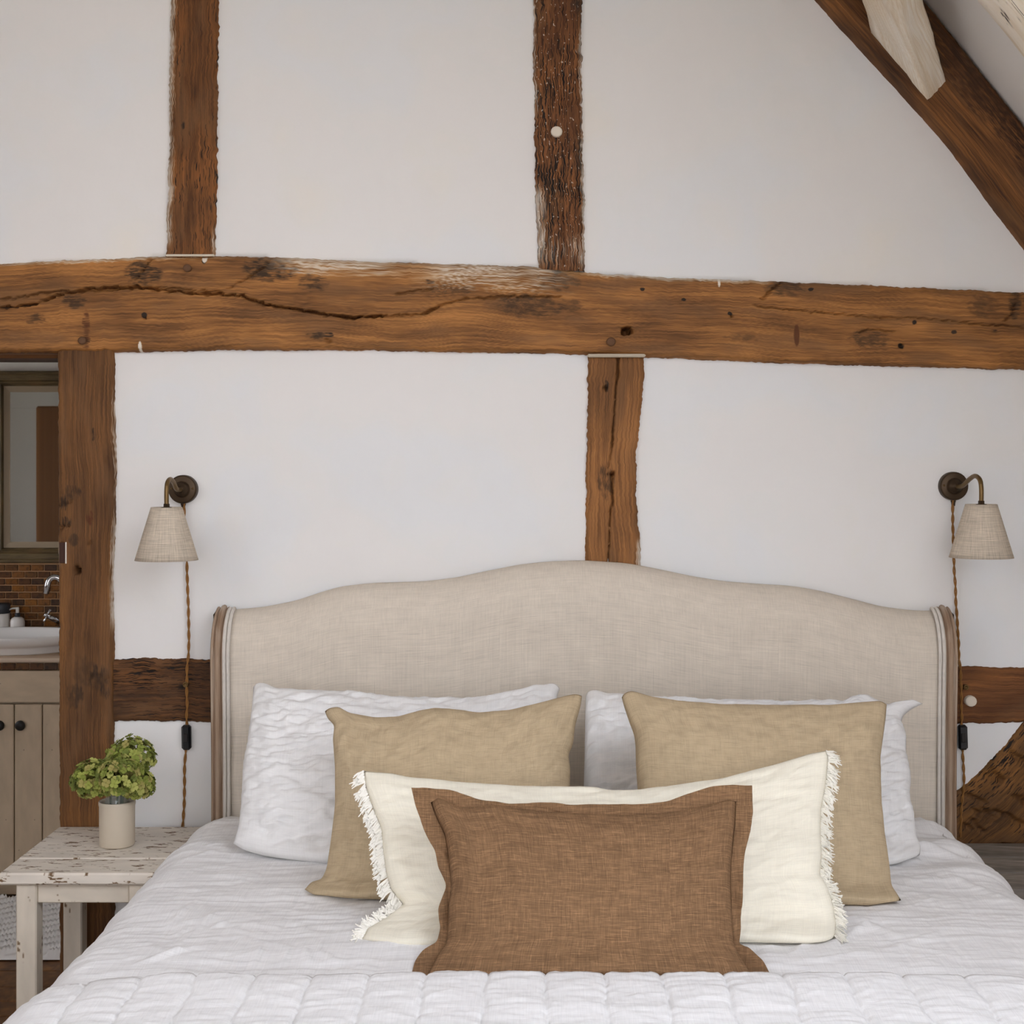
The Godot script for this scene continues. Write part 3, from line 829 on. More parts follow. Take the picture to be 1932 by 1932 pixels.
# ------------------------------------------------------------------ bathroom beyond the doorway
func build_bathroom() -> void:
	var zb := -5.55
	var wb := structure("wall_bathroom", "bathroom wall seen through the doorway")
	part("plaster", box(Vector3(-1.85, 1.2, zb - 0.08), Vector3(2.5, 2.5, 0.14), 0.002), M.plain_plaster, wb)
	var ws := structure("wall_bathroom_right")
	part("plaster", box(Vector3(-0.72, 1.2, -4.68), Vector3(0.14, 2.5, 1.9), 0.002), M.plain_plaster, ws)
	var wl := structure("wall_bathroom_left")
	# small window to the left of the basin
	part("plaster", box(Vector3(-2.97, 0.5, -4.68), Vector3(0.14, 1.0, 1.9), 0.002), M.plain_plaster, wl)
	part("plaster", box(Vector3(-2.97, 2.05, -4.68), Vector3(0.14, 0.7, 1.9), 0.002), M.plain_plaster, wl)
	part("plaster", box(Vector3(-2.97, 1.35, -5.4), Vector3(0.14, 0.7, 0.5), 0.002), M.plain_plaster, wl)
	part("plaster", box(Vector3(-2.97, 1.35, -4.15), Vector3(0.14, 0.7, 0.8), 0.002), M.plain_plaster, wl)
	var cb := structure("ceiling_bathroom")
	part("plaster", box(Vector3(-1.85, 2.45, -4.68), Vector3(2.5, 0.14, 2.0), 0.002), M.plain_plaster, cb)

	# mosaic splashback: every tile its own piece
	var sb := sub("splashback", wb, "brown stone mosaic splashback")
	var S := F / (-zb - 0.0)
	part("grout", box(Vector3(-2.0, 1.02, zb - 0.002), Vector3(0.95, 0.44, 0.012), 0.001), M.grout, sb)
	var tmesh := box(Vector3.ZERO, Vector3(0.0442, 0.0218, 0.008), 0.0015)
	var tmats := []
	for c in [[122, 74, 26], [92, 56, 26], [142, 88, 30], [74, 48, 28], [108, 70, 34], [130, 82, 36]]:
		var m := mat(rgb8(c[0], c[1], c[2]), 0.32)
		m.albedo_texture = M.tile_noise
		m.uv1_triplanar = true
		m.uv1_world_triplanar = true
		m.uv1_scale = Vector3(6, 6, 6)
		tmats.append(m)
	rng.seed = 1234
	for r in 11:
		for k in 16:
			var x := -1.62 - k * 0.0482 + (0.0241 if r % 2 else 0.0)
			var y := 0.825 + r * 0.0258
			put("tile", tmesh, tmats[rng.randi() % 6], Vector3(x, y, zb + 0.007), sb)

	# mirror on that wall
	var d := 5.53
	var mp := W(110, 1062, d)
	var mr := thing("wall_mirror", "mirror in a moulded olive frame above the basin", "mirror", Vector3(mp.x, mp.y, zb + 0.01))
	var a := W(-22, 700, d)
	var b := W(270, 1062, d)
	var frame_m := wood(512, 64, 0.8, 0.07, 600, rgb8(58, 46, 28), rgb8(112, 94, 62), {"relief": 0.1, "repeat": true, "rough": 0.5})
	var x0 := a.x
	var x1 := b.x
	var y0 := b.y
	var y1 := a.y
	# moulding profile (distance inwards, height off the wall)
	var prof := [Vector2(0, 0), Vector2(0, 0.03), Vector2(0.004, 0.036), Vector2(0.012, 0.036), Vector2(0.016, 0.030), Vector2(0.034, 0.026), Vector2(0.040, 0.030), Vector2(0.046, 0.026), Vector2(0.050, 0.028), Vector2(0.054, 0.022), Vector2(0.056, 0.012)]
	var slip := [Vector2(0.056, 0.012), Vector2(0.056, 0.018), Vector2(0.074, 0.012), Vector2(0.078, 0.012), Vector2(0.078, 0.006)]
	for side in 4:
		for which in 2:
			var pr: Array = prof if which == 0 else slip
			var v := PackedVector3Array()
			var uv := PackedVector2Array()
			var idx := PackedInt32Array()
			for e in 2:
				for p in pr:
					var inx: float = p.x
					var q: Vector2
					match side:
						0: q = Vector2(lerpf(x0 + inx, x1 - inx, e), y1 - inx)
						1: q = Vector2(lerpf(x0 + inx, x1 - inx, e), y0 + inx)
						2: q = Vector2(x0 + inx, lerpf(y0 + inx, y1 - inx, e))
						3: q = Vector2(x1 - inx, lerpf(y0 + inx, y1 - inx, e))
					v.append(Vector3(q.x, q.y, zb + p.y))
					uv.append(Vector2(e * 1.0, inx * 14.0))
			grid_idx(pr.size() - 1, 1, idx)
			part("frame" if which == 0 else "slip", commit(v, uv, idx, Vector3(0, 0, 1), true), frame_m if which == 0 else M.slip, mr)
	part("backing", box(Vector3((x0 + x1) * 0.5, (y0 + y1) * 0.5, zb + 0.004), Vector3(x1 - x0 - 0.02, y1 - y0 - 0.02, 0.006), 0.001), M.iron, mr)
	part("glass", box(Vector3((x0 + x1) * 0.5, (y0 + y1) * 0.5, zb + 0.009), Vector3(x1 - x0 - 0.13, y1 - y0 - 0.13, 0.004), 0.001), M.mirror, mr, "silvered mirror glass")

	# vanity cabinet
	var zf := -5.05
	var ct := H - (1265.0 - CY) * 5.05 / F
	var cab := thing("vanity_cabinet", "taupe painted boarded cabinet under the basin", "cabinet", Vector3(-2.1, 0, zf))
	part("carcass", box(Vector3(-2.1, ct * 0.5 + 0.0, zf - 0.26), Vector3(1.3, ct, 0.46), 0.003), M.cabinet, cab)
	var rail_y := H - (1326.0 - CY) * 5.05 / F
	part("top_rail", box(Vector3(-2.1, (ct + rail_y) * 0.5, zf - 0.012), Vector3(1.3, ct - rail_y - 0.002, 0.024), 0.002), M.cabinet, cab)
	var seams := [-290, -135, -80, -28, 26, 79, 132, 186]
	var by := 0.05
	var doors := [sub("door", cab), sub("door", cab), sub("door", cab)]
	for k in seams.size() - 1:
		var xl: float = (seams[k] - CX) * 5.05 / F
		var xr: float = (seams[k + 1] - CX) * 5.05 / F
		var dr: Node3D = doors[0] if k < 1 else (doors[1] if k < 4 else doors[2])
		part("board", box(Vector3((xl + xr) * 0.5, (by + rail_y - 0.006) * 0.5, zf - 0.012), Vector3(xr - xl - 0.004, rail_y - 0.006 - by, 0.02), 0.003), M.cabinet, dr)
	for q in [[3, 1], [42, 2]]:
		var c := W(q[0], 1367, 5.05)
		var pr := [Vector2(0.0, 0.032), Vector2(0.010, 0.031), Vector2(0.0165, 0.026), Vector2(0.0175, 0.021), Vector2(0.015, 0.016), Vector2(0.008, 0.012), Vector2(0.0075, 0.0), Vector2(0.0, -0.002)]
		part("knob", lathe(pr, Vector3(c.x, c.y, zf), Vector3(0, 0, 1), 18), M.iron, doors[q[1]], "round black door knob")
	part("plinth", box(Vector3(-2.1, 0.024, zf - 0.05), Vector3(1.28, 0.048, 0.03), 0.002), mat(rgb8(70, 50, 34), 0.7), cab)
	# worktop with a row of edge tiles
	var wt := H - (1243.0 - CY) * 5.05 / F
	var top := thing("worktop", "stone worktop edged with brown tiles on the taupe cabinet", "worktop", Vector3(-2.1, ct, zf - 0.2))
	part("slab", box(Vector3(-2.1, (ct + wt) * 0.5 + 0.001, zf - 0.255), Vector3(1.34, wt - ct, 0.50), 0.003), M.stone_edge, top)
	var em := box(Vector3.ZERO, Vector3(0.0455, 0.0225, 0.008), 0.0015)
	for k in 24:
		put("edge_tile", em, tmats[rng.randi() % 6], Vector3(-1.46 - k * 0.0478, ct + 0.0135, zf - 0.002), top)
	part("nosing", box(Vector3(-2.1, wt - 0.006, zf - 0.002), Vector3(1.34, 0.014, 0.016), 0.004), mat(rgb8(206, 184, 160), 0.6), top)
	# basin: oval, standing on the worktop
	var bc := Vector3(-1.86, wt + 0.001, -5.268)
	var basin := thing("wash_basin", "oval white ceramic basin on the tiled worktop", "basin", bc)
	var bp := [Vector2(0.0, 0.0), Vector2(0.80, 0.0), Vector2(0.815, 0.004), Vector2(0.82, 0.02), Vector2(0.85, 0.027), Vector2(0.95, 0.032), Vector2(0.985, 0.045), Vector2(1.0, 0.056), Vector2(0.995, 0.061), Vector2(0.98, 0.063), Vector2(0.93, 0.06), Vector2(0.89, 0.052), Vector2(0.82, 0.036), Vector2(0.7, 0.024), Vector2(0.5, 0.018), Vector2(0.2, 0.012), Vector2(0.0, 0.011)]
	for k in bp.size():
		bp[k].x *= 0.255
	part("bowl", lathe(bp, bc, Vector3.UP, 56, Vector2(1.0, 0.72)), M.ceramic, basin)
	part("waste", lathe([Vector2(0.0, 0.0165), Vector2(0.018, 0.016), Vector2(0.02, 0.012)], bc, Vector3.UP, 18), M.chrome, basin)
	# tap
	var tb := Vector3(-1.755, wt, -5.50)
	var tap := thing("basin_tap", "chrome swan neck tap with cross handles behind the basin", "tap", tb)
	var ty := H - (1092.0 - CY) * 5.42 / F
	var pts := []
	for k in 17:
		var t := k / 16.0
		if t < 0.45:
			pts.append(tb + Vector3(0, lerpf(0, ty - wt - 0.03, t / 0.45), 0))
		else:
			var an := PI * (t - 0.45) / 0.55 * 0.95
			pts.append(tb + Vector3(-0.026 + 0.026 * cos(an), ty - wt - 0.03 + 0.03 * sin(an), 0.02 * (t - 0.45)))
	pts.append(pts[-1] + Vector3(-0.006, -0.035, 0.002))
	part("spout", tube(pts, 0.0115, 14), M.chrome, tap)
	part("base", lathe([Vector2(0, 0.02), Vector2(0.02, 0.018), Vector2(0.024, 0.006), Vector2(0.026, 0.0)], tb, Vector3.UP, 20), M.chrome, tap)
	for sg in [-1.0, 1.0]:
		var hc := tb + Vector3(sg * 0.0 - 0.012, 0.075, 0.0)
		if sg > 0.0:
			hc.x += 0.03
		var hd := Vector3(sg * 0.62, 0.5, 0.6).normalized()
		var he := hc + hd * 0.055
		part("valve", tube([hc, hc + hd * 0.03, he], [0.009, 0.01, 0.006], 12), M.chrome, tap)
		var cx := Vector3(0, 1, 0) if absf(hd.y) < 0.9 else Vector3.RIGHT
		var e1 := (cx - hd * cx.dot(hd)).normalized()
		var e2 := hd.cross(e1)
		var cross := sub("cross_handle", tap)
		part("hub", tube([he - hd * 0.004, he + hd * 0.012], 0.008, 12), M.chrome, cross)
		for e in [e1, e2]:
			part("bar", tube([he + e * -0.024, he + e * -0.012, he + e * 0.012, he + e * 0.024], [0.0055, 0.0035, 0.0035, 0.0055], 8), M.chrome, cross)
	# toiletries behind the basin
	var p1 := W(33, 1218, 5.49)
	var pb := thing("pump_bottle", "small white pump bottle with dark collar behind the basin", "bottle", Vector3(p1.x, wt, -5.49))
	part("body", lathe([Vector2(0, 0), Vector2(0.024, 0.0), Vector2(0.026, 0.004), Vector2(0.026, 0.078), Vector2(0.022, 0.09), Vector2(0.012, 0.096), Vector2(0, 0.097)], pb.position, Vector3.UP, 22), M.bottle, pb)
	part("collar", lathe([Vector2(0, 0.11), Vector2(0.0095, 0.11), Vector2(0.0095, 0.095), Vector2(0, 0.095)], pb.position, Vector3.UP, 16), M.cap, pb)
	part("pump", tube([pb.position + Vector3(0, 0.11, 0), pb.position + Vector3(0, 0.128, 0)], 0.0065, 10), M.bottle, pb)
	part("nozzle", tube([pb.position + Vector3(0.005, 0.127, 0), pb.position + Vector3(-0.018, 0.127, 0.002), pb.position + Vector3(-0.03, 0.122, 0.003)], [0.005, 0.0035, 0.003], 8), M.bottle, pb)
	var p2 := W(3, 1218, 5.49)
	var tu := thing("toiletry_bottle", "white bottle with a black screw cap beside the pump bottle", "bottle", Vector3(p2.x, wt, -5.49))
	part("body", lathe([Vector2(0, 0), Vector2(0.024, 0), Vector2(0.026, 0.004), Vector2(0.029, 0.108), Vector2(0, 0.109)], tu.position, Vector3.UP, 22), M.bottle, tu)
	part("cap", lathe([Vector2(0, 0.146), Vector2(0.028, 0.146), Vector2(0.031, 0.142), Vector2(0.031, 0.11), Vector2(0, 0.109)], tu.position, Vector3.UP, 22), M.cap, tu)
	# woven bath mat on the boards
	var rg := thing("bath_mat", "white woven mat with diagonal ribs on the bathroom floor", "mat", Vector3(-1.75, 0, -4.7))
	var fr := func(a: float, b: float) -> Vector3:
		var x := -2.35 + a * 1.15
		var zq := -4.99 + b * 0.57
		var band := fposmod((x * 0.8 + zq) / 0.07, 1.0)
		var hh := 0.022 * smoothstep(0.0, 0.15, band) * smoothstep(0.62, 0.47, band) * (0.5 + 0.5 * absf(sin((x - zq * 0.3) * 260.0)))
		hh += 0.002 * absf(sin((x - zq) * 330.0))
		var edge := minf(minf(a, 1.0 - a) * 1.15, minf(b, 1.0 - b) * 0.57)
		return Vector3(x, 0.001 + (0.010 + hh) * smoothstep(0.0, 0.006, edge), zq)
	part("pile", grid(260, 150, fr, Vector3.UP), mat(rgb8(236, 232, 228), 0.95), rg)

# ------------------------------------------------------------------ bed
func build_bed() -> void:
	var xc := 0.105
	var zf := -3.487
	var bed := thing("bed", "upholstered bed with a scrolled camelback linen headboard", "bed", Vector3(xc, 0, -2.5))
	var hb := sub("headboard", bed, "pale linen camelback headboard framed in limed oak")
	# crest of the headboard
	var crest := V([432, 1151, 470, 1148, 500, 1145, 560, 1133, 600, 1119, 640, 1107, 700, 1100, 800, 1097, 860, 1090, 920, 1077, 980, 1065, 1040, 1059, 1100, 1057, 1180, 1062, 1240, 1073, 1300, 1086, 1360, 1096, 1420, 1101, 1490, 1105, 1540, 1113, 1600, 1128, 1660, 1144, 1720, 1152, 1766, 1153])
	var cs := resample(crest, 160, 4)
	var nh := noise(700, 1.0, 2)
	var R := 0.08
	# side profile: t 0 bottom front .. 1 over the roll to the back
	var prof := func(t: float, top: float) -> Vector2:
		# returns (height, z offset back from the front plane)
		if t < 0.55:
			return Vector2(lerpf(0.38, top - R * 1.35, t / 0.55), 0.012 * sin(t / 0.55 * PI))
		if t < 0.9:
			var an := (t - 0.55) / 0.35 * PI * 0.5
			return Vector2(top - R * 1.35 + R * 1.35 * sin(an), R * (1.0 - cos(an)))
		return Vector2(top - (t - 0.9) / 0.1 * 0.12, R + 0.012 * (t - 0.9) / 0.1)
	var f := func(a: float, b: float) -> Vector3:
		var q := cs[clampi(int(round(a * 160.0)), 0, 160)]
		var top := H - (q.y - CY) * 3.565 / F
		var x := (q.x - CX) * 3.565 / F
		var pr: Vector2 = prof.call(b, top)
		var puff := 0.010 * pow(maxf(0.0, 1.0 - pow(absf(a * 2.0 - 1.0), 14.0)), 0.5)
		return Vector3(x, pr.x, zf - pr.y + puff + 0.002 * nh.get_noise_2d(x * 5.0, pr.x * 5.0) - 0.01)
	var ph := part("upholstery", grid(160, 60, f, Vector3(0, 0, 1)), M.linen, hb)
	M.linen.uv1_scale = Vector3(2.6, 1.5, 1)
	# limed oak side frames with fluted fronts, and the piping beside them
	var limed := wood(700, 96, 0.9, 0.1, 710, rgb8(126, 98, 76), rgb8(186, 164, 142), {"grey": rgb8(200, 188, 174), "relief": 0.16, "wave": 0.004})
	for sg in [-1.0, 1.0]:
		var xin := ((433.0 if sg < 0.0 else 1767.0) - CX) * 3.565 / F
		var xe: float = xin
		var top := H - (1152.0 - CY) * 3.565 / F
		var ring := [Vector2(0.046, -0.05), Vector2(0.046, 0.004), Vector2(0.042, 0.010), Vector2(0.036, 0.010), Vector2(0.033, 0.004), Vector2(0.030, 0.004), Vector2(0.026, 0.013), Vector2(0.016, 0.015), Vector2(0.009, 0.012), Vector2(0.007, 0.004), Vector2(0.003, 0.004), Vector2(0.002, 0.01), Vector2(0.0, 0.010), Vector2(0.0, -0.05)]
		var fs := func(a: float, b: float) -> Vector3:
			var pr: Vector2 = prof.call(a, top)
			var pr2: Vector2 = prof.call(minf(a + 0.004, 1.0), top)
			var tan := (pr2 - pr).normalized()
			var nrm := Vector2(tan.y, -tan.x)   # (height, back) -> outward has negative back
			var q := b * (ring.size() - 1)
			var k := mini(int(q), ring.size() - 2)
			var rp: Vector2 = ring[k].lerp(ring[k + 1], q - k)
			var off := nrm * rp.y
			return Vector3(xe + sg * rp.x * 0.62, pr.x + off.x, zf - (pr.y + off.y))
		part("side_frame", grid(90, ring.size() - 1, fs), limed, hb, "limed fluted oak edge of the headboard")
		var pipes := sub("piping", hb)
		for w in [0.004, 0.013]:
			var pp := []
			for k in 70:
				var pr: Vector2 = prof.call(k / 69.0 * 0.93, top)
				pp.append(Vector3(xe - sg * w, pr.x + (0.006 if k / 69.0 > 0.56 else 0.0), zf - pr.y + (0.006 if w < 0.01 else 0.004)))
			part("cord", tube(pp, 0.0045, 8), M.piping, pipes)
	# base, rails and feet under the bedding
	part("base", box(Vector3(xc - 0.025, 0.24, -2.42), Vector3(1.60, 0.20, 1.96), 0.02), M.linen, bed)
	for sx in [-0.72, 0.68]:
		for sz in [-3.3, -1.55]:
			part("foot", box(Vector3(xc + sx, 0.07, sz), Vector3(0.06, 0.14, 0.06), 0.006), limed, bed)
	var mt := thing("mattress", "thick mattress under the white bedding", "mattress", Vector3(0.077, 0.34, -2.42))
	part("body", box(Vector3(0.077, 0.475, -2.42), Vector3(1.58, 0.25, 1.92), 0.05), M.white, mt)

# top of the bedding at a place (before wrinkles)
var n_fold := noise(801, 1.0, 3)
var n_fine := noise(802, 1.0, 3)
func ridge(x: float, y: float) -> float:
	return 1.0 - absf(n_fine.get_noise_2d(x, y)) * 2.0

func spread(a: float, hw: float, r: float, top: float, drop: float) -> Array:
	# a: signed distance along the cloth from the middle; gives (x, y, how far onto the top 0..1)
	var s := absf(a)
	var sg := signf(a)
	if s < hw - r:
		return [a, top, 1.0]
	var arc := r * PI * 0.5
	if s < hw - r + arc:
		var an := (s - hw + r) / r
		return [sg * (hw - r + r * sin(an)), top - r + r * cos(an), 1.0 - 0.5 * an / (PI * 0.5)]
	var dn := s - (hw - r + arc)
	return [sg * (hw + 0.02 * sin(dn * 9.0)), top - r - dn, 0.3]

func build_bedding() -> void:
	var xc := 0.077
	var hw := 0.882
	var r := 0.085
	var total := hw - r + r * PI * 0.5 + 0.22
	M.bedding = weave(512, 812, 0.03, 0.02, 1.0, rgb8(241, 239, 238), 0.01)
	M.bedding.uv1_scale = Vector3(4, 3, 1)
	var dv := thing("duvet", "rumpled white cotton duvet spread under the pillows", "duvet", Vector3(xc, BED - 0.05, -2.6))
	var creases := []
	for q in [[254, 1819, 399, 1784, 7.0, 9.0], [312, 1746, 380, 1692, 3.5, 6.0], [478, 1819, 493, 1783, 4.0, 7.0], [572, 1786, 582, 1822, 4.0, 7.0], [395, 1750, 438, 1735, 3.0, 6.0], [345, 1770, 420, 1715, 2.5, 7.0], [530, 1822, 545, 1790, 3.0, 6.0], [600, 1800, 640, 1820, 3.0, 7.0],
			[1720, 1596, 1885, 1622, 9.0, 12.0], [1760, 1640, 1900, 1690, 6.0, 14.0], [1560, 1790, 1640, 1740, 4.0, 9.0], [1500, 1800, 1530, 1775, 4.0, 8.0], [1600, 1730, 1700, 1770, 4.0, 10.0], [1660, 1800, 1780, 1760, 3.0, 10.0], [420, 1600, 330, 1620, 3.0, 9.0]]:
		var d0: float = (H - BED - 0.012) * F / (q[1] - CY)
		var d1: float = (H - BED - 0.012) * F / (q[3] - CY)
		creases.append([Vector2((q[0] - CX) * d0 / F, -d0), Vector2((q[2] - CX) * d1 / F, -d1), q[4] * 0.001, q[5] * 0.001])
	var fd := func(a: float, b: float) -> Vector3:
		var s := (a * 2.0 - 1.0) * total
		var z := lerpf(-3.462, -1.56, b)
		var e := z + 3.462
		# the corner at the headboard rounds off
		var shrink := 0.035 * pow(clampf(1.0 - e / 0.18, 0.0, 1.0), 2.0)
		var q := spread(s, hw - shrink, r, BED + 0.004, 0.2)
		var x: float = q[0]
		var y: float = q[1]
		var on: float = q[2]
		y -= 0.05 * pow(clampf(1.0 - e / 0.05, 0.0, 1.0), 2.0) * on
		y += 0.012 * (1.0 - pow(x / hw, 2.0)) * on
		var big := n_fold.get_noise_2d(x * 2.4, z * 5.0) * 0.009
		# crisp cross creases, stronger near the pillows and at the sides
		var w1 := pow(clampf(ridge(x * 2.2 + n_fold.get_noise_2d(x * 2.0, z * 2.0) * 0.8, z * 12.0), 0.0, 1.0), 3.0) * 0.0030
		var w2 := pow(clampf(ridge(x * 7.0 + 30.0, z * 30.0 + x * 6.0), 0.0, 1.0), 4.0) * 0.0012
		var w3 := n_fine.get_noise_2d(x * 30.0, z * 60.0) * 0.0006
		var wv := big + w1 + w2 + w3
		# soft folds fanning out at the right-hand corner
		if x > 0.5:
			wv += 0.012 * smoothstep(0.5, 0.8, x) * sin((z * 1.0 + x * 0.55) * 34.0) * smoothstep(-2.75, -3.15, z) * 0.6
		var here := Vector2(xc + x, z)
		for c in creases:
			var near := Geometry2D.get_closest_point_to_segment(here, c[0], c[1])
			var dist := near.distance_to(here)
			if dist < c[3] * 3.0:
				var mid: float = near.distance_to((c[0] + c[1]) * 0.5) / maxf(c[0].distance_to(c[1]) * 0.5, 0.001)
				wv += c[2] * exp(-pow(dist / c[3], 2.0)) * (1.0 - 0.75 * mid * mid)
		var st := fposmod(x + 0.0475 + 0.004 * n_fold.get_noise_2d(x * 6.0, z * 9.0), 0.095)
		wv -= 0.0014 * exp(-minf(st, 0.095 - st) / 0.003)
		if on > 0.9:
			y += wv
		else:
			x += signf(x) * wv * 0.9
			y += wv * 0.4
		return Vector3(xc + x, y, z)
	part("cover", grid(460, 360, fd, Vector3.UP), M.bedding, dv)

	# quilted coverlet: lies over the duvet from the cushions towards the foot
	var qt := thing("quilt", "white quilted coverlet with square stitching at the foot", "quilt", Vector3(xc, BED, -1.9))
	var lines := []
	for p in [-60, 54, 164, 271, 375, 481, 589, 696, 806, 918, 1028, 1139, 1249, 1362, 1476, 1589, 1702, 1820, 1935, 2050]:
		lines.append((p - CX) * 2.27 / F - xc)
	var hq := hw + 0.007
	var rq := r + 0.004
	var tq := hq - rq + rq * PI * 0.5 + 0.30
	var fq := func(a: float, b: float) -> Vector3:
		var s := (a * 2.0 - 1.0) * tq
		# b: under-fold, lip, then along the bed
		var z: float
		var lift := 0.030
		if b < 0.06:
			var t := b / 0.06
			var an := PI * (1.0 - t)
			z = -2.27 - 0.016 * sin(an) + 0.03 * (1.0 - t) * 0.3
			lift = 0.017 + 0.014 * -cos(an)
		else:
			z = -2.27 + (b - 0.06) / 0.94 * 0.80
			lift = 0.031 - 0.010 * smoothstep(0.0, 0.25, z + 2.27)
		lift *= 1.0 - 0.55 * smoothstep(hq - 0.22, hq, absf(s))
		var q := spread(s, hq, rq, BED + lift, 0.3)
		var x: float = q[0]
		var y: float = q[1]
		var on: float = q[2]
		y += 0.012 * (1.0 - pow(x / hw, 2.0)) * on
		var xx := s + 0.006 * n_fold.get_noise_2d(s * 6.0, z * 9.0)
		var near := 1e9
		for l in lines:
			near = minf(near, absf(xx - l))
		var zr := fposmod(z + 2.27 + 0.006 * n_fold.get_noise_2d(s * 9.0 + 4.0, z * 3.0), 0.125)
		var nz := minf(zr, 0.125 - zr)
		var puff := 0.0062 * (1.0 - exp(-near / 0.0035)) * (0.85 + 0.15 * (1.0 - exp(-nz / 0.008))) + 0.0015 * minf(near / 0.04, 1.0)
		var wr := pow(clampf(ridge(s * 5.0, z * 22.0), 0.0, 1.0), 3.0) * 0.0018 + n_fold.get_noise_2d(s * 3.0, z * 6.0) * 0.005 + n_fine.get_noise_2d(s * 40.0, z * 60.0) * 0.0010
		var k := puff + wr
		if on > 0.9:
			y += k
		else:
			x += signf(x) * k * 0.9
			y += k * 0.4
		return Vector3(xc + x, y, z)
	part("top_layer", grid(1000, 170, fq, Vector3.UP), M.bedding, qt)

# ------------------------------------------------------------------ pillows and cushions
# four edges are given as they run in the photograph; db, dt are the depths of the lower and upper seam
func depth_at(py: float, py_b: float, db: float, py_t: float, dt: float) -> float:
	var yb := H - (py_b - CY) * db / F
	var yt := H - (py_t - CY) * dt / F
	var k := (dt - db) / (yt - yb)
	var d := (db + k * (H - yb)) / (1.0 + k * (py - CY) / F)
	# the lower seam rests on the bedding instead of sinking into it: it slides forward
	var rest := (H - BED - 0.018) * F / maxf(py - CY, 1.0)
	var e := clampf(0.5 + 0.5 * (rest - d) / 0.05, 0.0, 1.0)
	return lerpf(rest, d, e) - 0.05 * e * (1.0 - e)

func cushion(called: String, parent: Node, m: Material, e: Dictionary) -> MeshInstance3D:
	var nu: int = e.get("nu", 90)
	var nv: int = e.get("nv", 64)
	var T := resample(V(e.top), nu, e.get("smooth", 3))
	var B := resample(V(e.bottom), nu, e.get("smooth", 3))
	var L := resample(V(e.left), nv, e.get("smooth", 3))
	var R := resample(V(e.right), nv, e.get("smooth", 3))
	var db: float = e.db
	var dt: float = e.dt
	var pb: float = e.pb
	var pt: float = e.pt
	var thick: float = e.thick
	var powr: float = e.get("pow", 0.45)
	var nk := noise(e.get("seed", 1), 1.0, 3)
	var wr: float = e.get("wrinkle", 0.004)
	var v := PackedVector3Array()
	var uv := PackedVector2Array()
	var idx := PackedInt32Array()
	var slope := (dt - db) / (pb - pt)
	var lean := atan2(dt - db, (pb - pt) * (db + dt) * 0.5 / F)
	var nrm := Vector3(0, sin(lean), cos(lean))
	for side in [1.0, -1.0]:
		for j in nv + 1:
			var b := float(j) / nv
			for i in nu + 1:
				var a := float(i) / nu
				var p := T[i] * (1.0 - b) + B[i] * b + L[j] * (1.0 - a) + R[j] * a
				p -= T[0] * (1.0 - a) * (1.0 - b) + T[nu] * a * (1.0 - b) + B[0] * (1.0 - a) * b + B[nu] * a * b
				var base := W(p.x, p.y, depth_at(p.y, pb, db, pt, dt))
				var uu := a * 2.0 - 1.0
				var vv := b * 2.0 - 1.0
				var full := maxf(0.0, (1.0 - uu * uu) * (1.0 - vv * vv))
				# fuller near the bottom where the filling settles
				var h := thick * pow(full, powr) * (1.0 + 0.22 * vv)
				var edge := 1.0 - pow(full, 0.35)
				# wrinkles: pulled from the corners and along the seams
				var w := nk.get_noise_2d(uu * 2.6 + side * 20.0, vv * 3.2) * 1.4
				w += nk.get_noise_2d(uu * 7.0 + vv * 5.0 + 9.0, vv * 8.0 - uu * 3.0 + side * 9.0) * (0.4 + 1.3 * edge)
				w += (1.0 - absf(nk.get_noise_2d(uu * 3.2 + vv * 2.0, vv * 9.0)) * 2.4) * e.get("crease", 0.4)
				h += w * wr * minf(1.0, full * 8.0 + 0.1) * (1.0 if full > 0.0 else 0.0)
				if side < 0.0:
					h *= e.get("back", 0.8)
				v.append(base + nrm * h * side)
				uv.append(Vector2(a, b))
	var n0 := (nu + 1) * (nv + 1)
	grid_idx(nu, nv, idx)
	var row := nu + 1
	for j in nv:
		for i in nu:
			var q := n0 + j * row + i
			idx.append_array(PackedInt32Array([q, q + row, q + 1, q + 1, q + row, q + row + 1]))
	return part(called, commit(v, uv, idx), m, parent, e.get("label", ""))

